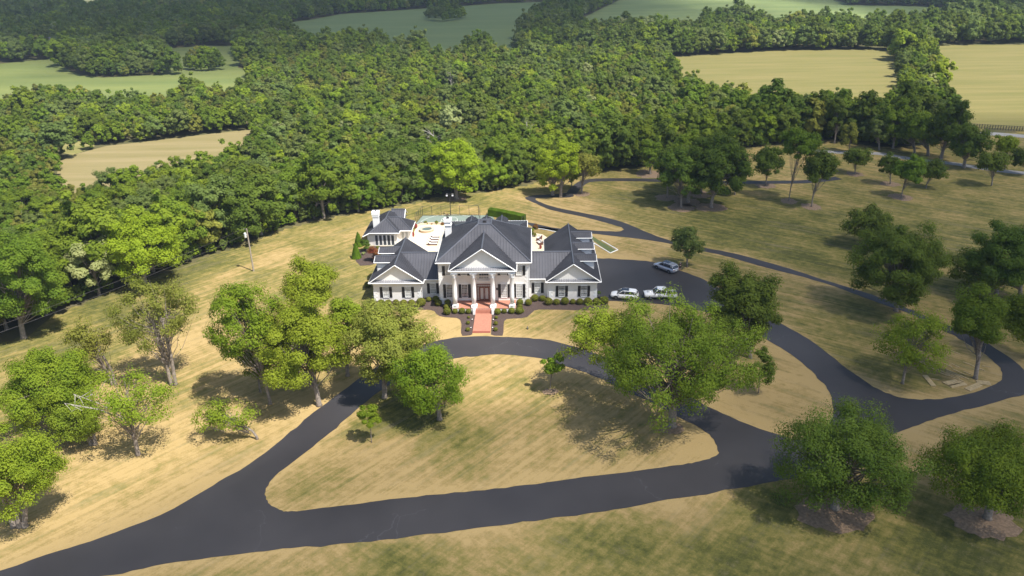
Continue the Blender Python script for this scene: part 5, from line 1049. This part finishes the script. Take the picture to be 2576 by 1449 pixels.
for i, (a, c_, w_, lb) in enumerate([((800, 710), (960, 900), .35, 'wide stacked boards lying apart, left of the other timber'), ((1140, 850), (1370, 800), .3, 'short boards laid side by side, uppermost of the low pile'), ((1220, 890), (1450, 825), .3, 'short boards laid side by side, middle of the low pile'), ((1250, 910), (1530, 860), .35, 'short boards laid side by side, lowest of the low pile'), ((1730, 830), (1970, 855), .5, 'plywood panel flat on the grass at the path edge'), ((1560, 970), (1780, 870), .45, 'plywood panel flat on the grass below the leaning tree')]):
    p, q = G(*zL(*a)), G(*zL(*c_)); t_ = (q-p)/np.linalg.norm(q-p); n_ = np.array([-t_[1], t_[0], 0])*w_; b = MB()
    for k in range(3):
        f0, f1 = -1+k*.68, -1+k*.68+.6; b.prism([p+n_*f0+[0, 0, .012], p+n_*f1+[0, 0, .012], p+n_*f1+[0, 0, .12], p+n_*f0+[0, 0, .12]], q-p)
    tag(b.build('board_pile', M['wood']), lb, 'boards')

# ------------------------------------------------------------------ cars
def hull(sts, n=14, pw=3.2):             # loft of superellipse sections: (x, half width, z low, z high)
    vs = []; fs = []
    for x, w_, z0, z1 in sts:
        zc_, hz = (z0+z1)/2, (z1-z0)/2
        for k in range(n):
            a = 2*math.pi*(k+.5)/n; c_, s_ = math.cos(a), math.sin(a); r = (abs(c_)**pw+abs(s_)**pw)**(-1/pw); vs.append((x, w_*c_*r, zc_+hz*s_*r))
    for i in range(len(sts)-1):
        for k in range(n): fs.append((i*n+k, i*n+(k+1) % n, (i+1)*n+(k+1) % n, (i+1)*n+k))
    fs += [tuple(range(n))[::-1], tuple(range((len(sts)-1)*n, len(sts)*n))]; return vs, fs
def wheel_parts(t, x, y, r, s):
    b = MB(); prof = [(r*.55, -.1), (r*.93, -.11), (r, -.07), (r, .07), (r*.93, .11), (r*.55, .1)]; n = 20
    vs = []; fs = []
    for rr, w_ in prof:
        for k in range(n): a = 2*math.pi*k/n; vs.append((x+rr*math.cos(a), y+w_, r+rr*math.sin(a)))
    for i in range(len(prof)-1):
        for k in range(n): fs.append((i*n+k, i*n+(k+1) % n, (i+1)*n+(k+1) % n, (i+1)*n+k))
    b.add(vs, fs); w_ = b.build('wheel', M['tyre'], t, False)
    b = MB(); b.add([(x+r*.12*math.cos(a), y+s*.09, r+r*.12*math.sin(a)) for a in np.arange(0, 6.28, .785)], [tuple(range(8))])
    for k in range(5):
        a = k*1.2566; p = np.array([x, y+s*.07, r]); q = np.array([x+r*.56*math.cos(a), y+s*.08, r+r*.56*math.sin(a)]); b.tube([p, q], [.05, .07], 5)
    b.tube([(x, y-.06, r), (x, y+s*.05, r)], r*.56, 16); b.build('rim', M['rim'], w_)
def suv(p0, p1, paint, label, wb_, Ln, Wd, Ht, glassroof):
    """p0 front wheel contact, p1 rear wheel contact on the side seen from the camera"""
    d = (p0-p1); d /= np.linalg.norm(d); left = np.array([d[1], -d[0], 0]); 
    c = (p0+p1)/2
    away = np.array([-d[1], d[0], 0]); away = away if away[1] > 0 else -away
    c = c+away*(Wd/2-.1); ang = math.atan2(d[1], d[0]); t = empty('parked_car', (c[0], c[1], .03), ang, label=label, cat='car'); h = Wd/2; F = Ln/2
    bt = MB(); v, f = hull([(-F, h*.72, .5, .95), (-F+.08, h*.9, .34, 1.06), (-F+.4, h*.98, .26, 1.1), (-F*.5, h, .24, 1.08), (0, h, .24, 1.06), (F*.35, h, .24, 1.05), (F*.5, h*.99, .24, 1.04), (F-.75, h*.97, .25, .98), (F-.3, h*.92, .3, .88), (F-.06, h*.8, .38, .78), (F, h*.66, .45, .7)], 20, 4.5)
    bt.add(v, f); bt.build('body', M[paint], t, True)
    b = MB(); v, f = hull([(-F+.12, h*.74, 1.0, 1.12), (-F+.45, h*.8, 1.0, Ht-.12), (-F+.8, h*.81, 1.0, Ht-.03), (0, h*.83, 1.0, Ht-.02), (F*.18, h*.82, 1.0, Ht-.05), (F*.42, h*.82, 1.0, 1.25), (F*.54, h*.8, .98, 1.06)], 18, 4.2)
    b.add(v, f); b.build('window_band', M['cglass'], t, True)
    b = MB(); v, f = hull([(-F+.3, h*.66, Ht-.2, Ht-.14), (-F+.6, h*.74, Ht-.1, Ht), (0, h*.76, Ht-.06, Ht+.03), (F*.17, h*.72, Ht-.08, Ht-.01)], 14, 3.5); b.add(v, f)
    for s in (-1, 1):
        for (xa, za, xb, zb) in ((F*.5, 1.05, F*.16, Ht-.06), (-.05, 1.05, -.12, Ht-.05), (-F+.5, 1.05, -F+.75, Ht-.08), (-F+.12, 1.05, -F+.5, Ht-.12)): b.tube([(xa, s*h*.86, za), (xb, s*h*.74, zb)], .05, 5)
    b.build('roof', M[paint], t, True)
    if glassroof:
        x0, x1 = (-.75, .55) if glassroof == 1 else (-.9, .45); b = MB(); b.prism([(x0, -h*.55, Ht+.02), (x1, -h*.52, Ht+.01), (x1, h*.52, Ht+.01), (x0, h*.55, Ht+.02)], (0, 0, .03)); b.build('glass_roof', M['cglass'], t)
    b = MB(); b.box(-F+.3, F-.4, -h*.985, h*.985, .2, .36)
    for s in (-1, 1):
        for x in (wb_/2, -wb_/2):
            n = 16; b.add([(x+.43*math.cos(a), s*(h+.005), .36+.43*math.sin(a)) for a in np.linspace(-.3, math.pi+.3, n)], [tuple(range(n))])
    b.build('lower_cladding', M['plast'], t)
    for s in (-1, 1):
        for x in (wb_/2, -wb_/2): wheel_parts(t, x, s*(h-.1), .36, s)
        b = MB(); v, f = hull([(F-.35, .04, .66, .8), (F-.1, .12, .62, .77), (F-.03, .06, .64, .74)], 8, 2.5); b.add([(q[0], q[1]+s*h*.72, q[2]) for q in v], f); b.build('headlight', M['lampc'], t)
        b = MB(); b.box(-F+.0, -F+.12, min(s*h*.5, s*h*.86), max(s*h*.5, s*h*.86), .86, .97); b.build('tail_light', M['lampr'], t)
        b = MB(); b.box(F*.34, F*.42, min(s*(h-.02), s*(h+.16)), max(s*(h-.02), s*(h+.16)), 1.02, 1.15); b.build('wing_mirror', M[paint], t)
    b = MB(); b.prism([(-F+.14, -h*.62, 1.12), (-F+.14, h*.62, 1.12), (-F+.44, h*.58, Ht-.2), (-F+.44, -h*.58, Ht-.2)], (-.02, 0, .01)); b.build('rear_window', M['cglass'], t)
    MB().box(-F-.015, -F+.02, -.26, .26, .62, .74).build('number_plate', M['white'], t)
    return t
suv(G(*zK(525, 1080)), G(*zK(825, 1105)), 'carw', 'white SUV with dark glass roof nearest the right wing', 2.86, 4.75, 1.95, 1.66, 1)
suv(G(*zK(1265, 525)), G(*zK(1490, 610)), 'cars', 'silver SUV at the back edge of the parking court with a person behind it', 2.98, 4.95, 1.98, 1.72, 2)
def pickup():
    p0 = G(*zK(1110, 1078)); d = np.array([-1., .02, 0]); d /= np.linalg.norm(d); c = G(*zK(1345, 1085))+np.array([0, .9, 0]); t = empty('parked_pickup', (c[0], c[1], .03), math.atan2(d[1], d[0]), label='white pickup truck with an open empty bed beside the white SUV', cat='pickup truck'); F, h, Ht = 2.85, 1.0, 1.86
    b = MB(); v, f = hull([(.55, h, .42, 1.12), (.9, h, .38, 1.15), (F-1.6, h, .38, 1.18), (F-.7, h*.98, .4, 1.15), (F-.25, h*.95, .42, 1.08), (F-.05, h*.85, .5, .98), (F, h*.75, .55, .9)], 20, 5); b.add(v, f)
    v, f = hull([(-1.0, h, .42, 1.16), (.6, h, .4, 1.14)], 20, 5); b.add(v, f); b.box(F-1.45, F-.55, -.35, .35, 1.12, 1.2); b.build('body', M['carw'], t, True)
    b = MB(); b.box(-F, -.98, -h, -h+.1, .5, 1.18); b.box(-F, -.98, h-.1, h, .5, 1.18); b.box(-F, -F+.09, -h+.1, h-.1, .5, 1.18); b.build('bed_side', M['carw'], t)
    b = MB(); b.box(-F+.09, -1.0, -h+.1, h-.1, .5, .62); b.box(-F-.03, -F+.1, -h-.01, h+.01, 1.18, 1.22); b.box(-F+.1, -1, -h-.01, -h+.11, 1.18, 1.22); b.box(-F+.1, -1, h-.11, h+.01, 1.18, 1.22); b.box(-2.2, -1.4, -h+.1, -h+.35, .62, .85); b.box(-2.2, -1.4, h-.35, h-.1, .62, .85); b.build('bed_liner', M['plast'], t)
    b = MB(); v, f = hull([(-.96, h*.8, 1.1, Ht-.1), (-.9, h*.84, 1.1, Ht-.04), (.5, h*.85, 1.1, Ht-.04), (.75, h*.84, 1.1, Ht-.2), (1.3, h*.82, 1.08, 1.2)], 18, 4.5); b.add(v, f); b.build('window_band', M['cglass'], t, True)
    b = MB(); v, f = hull([(-.98, h*.74, Ht-.12, Ht-.04), (-.7, h*.78, Ht-.08, Ht+.02), (.4, h*.78, Ht-.08, Ht+.03), (.62, h*.74, Ht-.12, Ht-.03)], 14, 4); b.add(v, f)
    for s in (-1, 1):
        for xa, za, xb, zb in ((1.28, 1.12, .6, Ht-.1), (.05, 1.12, .0, Ht-.05), (-.9, 1.12, -.88, Ht-.06)): b.tube([(xa, s*h*.87, za), (xb, s*h*.76, zb)], .055, 5)
    b.build('roof', M['carw'], t, True)
    b = MB(); b.box(-F+.2, F-.4, -h*.9, h*.9, .3, .5); b.box(F-.12, F+.03, -h*.85, h*.85, .42, .6); b.box(F-.08, F+.02, -.55, .55, .68, .95); b.build('lower_cladding', M['plast'], t)
    for s in (-1, 1):
        for x in (1.85, -1.75): wheel_parts(t, x, s*(h-.12), .4, s)
        xa, xb = sorted((s*.6, s*.9)); MB().box(F-.14, F+.01, xa, xb, .78, .98).build('headlight', M['lampc'], t)
        xa, xb = sorted((s*(h-.14), s*(h+.01))); MB().box(-F-.01, -F+.08, xa, xb, .8, 1.1).build('tail_light', M['lampr'], t)
        xa, xb = sorted((s*h, s*(h+.22))); MB().box(1.0, 1.1, xa, xb, 1.1, 1.32).build('wing_mirror', M['plast'], t)
pickup()

# ------------------------------------------------------------------ person behind the silver car
def person():
    g = G(*zK(1675, 560)); t = empty('person', (g[0]+.15, g[1], .03), R_(100), label='person in black shirt and shorts standing behind the silver car', cat='person')
    J = {'pel': (0, 0, .95), 'wst': (0, 0, 1.1), 'chs': (.02, 0, 1.32), 'nk': (.01, 0, 1.5), 'hd': (.02, 0, 1.58), 'tp': (.02, 0, 1.74), 'shl': (0, .18, 1.42), 'ell': (.05, .3, 1.18), 'wrl': (.28, .2, 1.2), 'hnl': (.36, .16, 1.24), 'shr': (0, -.18, 1.42), 'elr': (.04, -.3, 1.17), 'wrr': (.28, -.22, 1.2), 'hnr': (.36, -.18, 1.24),
         'hpl': (0, .1, .9), 'knl': (.03, .12, .5), 'anl': (-.02, .12, .09), 'tol': (.18, .14, .04), 'hpr': (0, -.1, .9), 'knr': (.05, -.12, .5), 'anr': (.02, -.12, .09), 'tor': (.22, -.14, .04)}
    Rr = dict(pel=.15, wst=.135, chs=.16, nk=.06, hd=.085, tp=.07, shl=.075, ell=.045, wrl=.03, hnl=.035, shr=.075, elr=.045, wrr=.03, hnr=.035, hpl=.1, knl=.062, anl=.04, tol=.035, hpr=.1, knr=.062, anr=.04, tor=.035)
    E_ = [('pel', 'wst'), ('wst', 'chs'), ('chs', 'nk'), ('nk', 'hd'), ('hd', 'tp'), ('chs', 'shl'), ('shl', 'ell'), ('ell', 'wrl'), ('wrl', 'hnl'), ('chs', 'shr'), ('shr', 'elr'), ('elr', 'wrr'), ('wrr', 'hnr'), ('pel', 'hpl'), ('hpl', 'knl'), ('knl', 'anl'), ('anl', 'tol'), ('pel', 'hpr'), ('hpr', 'knr'), ('knr', 'anr'), ('anr', 'tor')]
    def skin(nm, ks, es, m, sc_=1.):
        ks = list(ks); me = bpy.data.meshes.new(nm); me.from_pydata([J[k] for k in ks], [(ks.index(a), ks.index(c_)) for a, c_ in es], []); me.materials.append(m); o = bpy.data.objects.new(nm, me); COL.objects.link(o); o.parent = t
        sm = o.modifiers.new('s', 'SKIN'); lay = me.skin_vertices[0] if me.skin_vertices else None
        if lay is None: me.skin_vertices.new() if hasattr(me.skin_vertices, 'new') else None
        o.modifiers.new('u', 'SUBSURF').levels = 1; o.modifiers['u'].render_levels = 2
        lay = me.skin_vertices[0]
        for i, k in enumerate(ks): lay.data[i].radius = (Rr[k]*sc_,)*2
        lay.data[0].use_root = True; return o
    try:
        skin('body', J, E_, M['skin']); 
        K1 = ['chs', 'wst', 'shl', 'shr', 'ell', 'elr']; J['ell'] = (.03, .26, 1.26); J['elr'] = (.03, -.26, 1.26)
        skin('shirt', K1, [('wst', 'chs'), ('chs', 'shl'), ('chs', 'shr'), ('shl', 'ell'), ('shr', 'elr')], M['shirt'], 1.22)
        J['knl'] = (.02, .12, .56); J['knr'] = (.04, -.12, .56)
        skin('shorts', ['pel', 'hpl', 'hpr', 'knl', 'knr'], [('pel', 'hpl'), ('pel', 'hpr'), ('hpl', 'knl'), ('hpr', 'knr')], M['shirt'], 1.2)
    except Exception as ex:
        print('skin failed', ex); b = MB()
        for a, c_ in E_: b.tube([J[a], J[c_]], [Rr[a], Rr[c_]], 8)
        b.build('body', M['shirt'], t, True)
    b = MB(); b.lathe((.0, 0, 1.62), [(.1, 0), (.105, .08), (.08, .16), (.02, .2)], 12); b.build('hair', M['hair'], t, True)
person()

# ------------------------------------------------------------------ far houses, poles, fence
def farhouse(px, py, w_, d_, h, label, rz=.2, m='white'):
    g = G(px, py); t = empty('farmhouse', g, rz, label=label, cat='house', group='farmhouses among the distant trees'); MB().box(-w_/2, w_/2, -d_/2, d_/2, 0, h).build('wall', M[m], t)
    b = MB(); b.prism([(-w_/2-.4, -d_/2-.5, h), (-w_/2-.4, d_/2+.5, h), (-w_/2-.4, 0, h+d_*.38)], (w_+.8, 0, 0)); b.build('roof', M['roofg'], t)
    for x in (-w_*.3, 0, w_*.3): MB().box(x-.5, x+.5, -d_/2-.03, -d_/2, 1, 2.3).build('window', M['glass'], t)
farhouse(460, 13, 22, 12, 4.5, 'long pale roofed farmhouse among trees near the top left'); farhouse(492, 12, 16, 10, 4, 'white farmhouse right of the long one near the top left'); farhouse(136, 128, 7, 8, 5, 'small white house at the end of the left green field', .9); farhouse(718, 4, 14, 10, 6, 'white house hidden in the dark woods at the top'); farhouse(237, 66, 9, 8, 5, 'pale small house between dark trees, upper left')
q = G(176, 95); t = empty('far_pole', q, label='thin white pole by the trees beyond the left green field', cat='pole'); b = MB(); b.tube([(0, 0, 0), (0, 0, 9)], .35, 6); b.build('pole', M['white'], t); MB().box(-1, 1, -.1, .1, 8, 8.3).build('crossarm', M['white'], t)
t = empty('field_fence', G(2480, 327), label='dark rail fence along the edge of the right crop field', cat='fence'); a = G(2436, 322)-G(2480, 327); c_ = G(2640, 334)-G(2480, 327); b = MB()
for i in range(31): p = a+(c_-a)*i/30; b.box(p[0]-.08, p[0]+.08, p[1]-.08, p[1]+.08, 0, 1.5)
b.build('post', M['fence'], t); b = MB()
for z in (.45, .9, 1.35): b.tube([a+[0, 0, z], c_+[0, 0, z]], .07, 4)
b.build('rail', M['fence'], t)

# ------------------------------------------------------------------ clouds that shade part of the land, haze
def cloudmat(alpha):
    m = bpy.data.materials.new('cloud_vapour'); m.use_nodes = True; n = m.node_tree.nodes; l = m.node_tree.links; b = n['Principled BSDF']; b.inputs['Base Color'].default_value = (.9, .9, .9, 1); b.inputs['Roughness'].default_value = 1; b.inputs['Specular IOR Level'].default_value = 0
    tc = n.new('ShaderNodeTexCoord'); sx = n.new('ShaderNodeVectorMath'); sx.operation = 'MULTIPLY'; sx.inputs[1].default_value = (1, 1, 0); l.new(tc.outputs['Object'], sx.inputs[0])
    ln = n.new('ShaderNodeVectorMath'); ln.operation = 'LENGTH'; l.new(sx.outputs[0], ln.inputs[0])
    nz_ = n.new('ShaderNodeTexNoise'); nz_.inputs['Scale'].default_value = 2.6; nz_.inputs['Detail'].default_value = 5; l.new(tc.outputs['Object'], nz_.inputs['Vector'])
    ad = n.new('ShaderNodeMath'); ad.operation = 'MULTIPLY_ADD'; ad.inputs[1].default_value = .55; l.new(nz_.outputs[0], ad.inputs[0]); l.new(ln.outputs['Value'], ad.inputs[2])
    mr = n.new('ShaderNodeMapRange'); mr.interpolation_type = 'SMOOTHSTEP'; mr.inputs[1].default_value = .85; mr.inputs[2].default_value = 1.15; mr.inputs[3].default_value = alpha; mr.inputs[4].default_value = 0; l.new(ad.outputs[0], mr.inputs[0]); l.new(mr.outputs[0], b.inputs['Alpha'])
    return m
def cloud(px, py, rx, ry, alpha, rz=0., alt=620, label='', at=None, seed=1):
    g = np.array(at+(0,)) if at is not None else G(px, py); c = g+np.array(SUNV)/SUNV.z*alt; rng = np.random.default_rng(seed); nu, nv = 40, 18; vs = []; fs = []
    for j in range(nv+1):
        ph_ = -math.pi/2+math.pi*j/nv
        for i in range(nu):
            a = 2*math.pi*i/nu; k = 1+.08*math.sin(5*a+seed)*math.cos(3*ph_)+.05*math.sin(9*a+2*seed)*math.cos(5*ph_); vs.append((k*math.cos(a)*math.cos(ph_), k*math.sin(a)*math.cos(ph_), math.sin(ph_)*(1 if ph_ > 0 else .4)))
    for j in range(nv):
        for i in range(nu): fs.append((j*nu+i, j*nu+(i+1) % nu, (j+1)*nu+(i+1) % nu, (j+1)*nu+i))
    b = MB().add(vs, fs); o = b.build('cloud', cloudmat(alpha), None, True); o.location = c; o.scale = (rx, ry, 70); o.rotation_euler = (0, 0, rz); o['kind'] = 'structure'
#CLOUDS#
cloud(0, 0, 168, 155, .49, at=(148., 135.), seed=1)
cloud(0, 0, 112, 72, .52, at=(42., 20.), seed=2)
cloud(0, 0, 470, 395, .64, at=(-150., 715.), seed=3)
cloud(0, 0, 60, 34, .32, at=(68., 95.), seed=6)
cloud(0, 0, 215, 330, .58, at=(430., 760.), seed=4)
hz = MB().box(-2300, 2300, -400, 2900, -1.1, 61).build('haze', bpy.data.materials.new('haze_air')); hz['kind'] = 'stuff'
hm = hz.data.materials[0]; hm.use_nodes = True; n = hm.node_tree.nodes; n.remove(n['Principled BSDF']); pv = n.new('ShaderNodeVolumePrincipled')
pv.inputs['Color'].default_value = (.62, .76, .95, 1); pv.inputs['Density'].default_value = .00014; hm.node_tree.links.new(pv.outputs[0], n['Material Output'].inputs['Volume'])
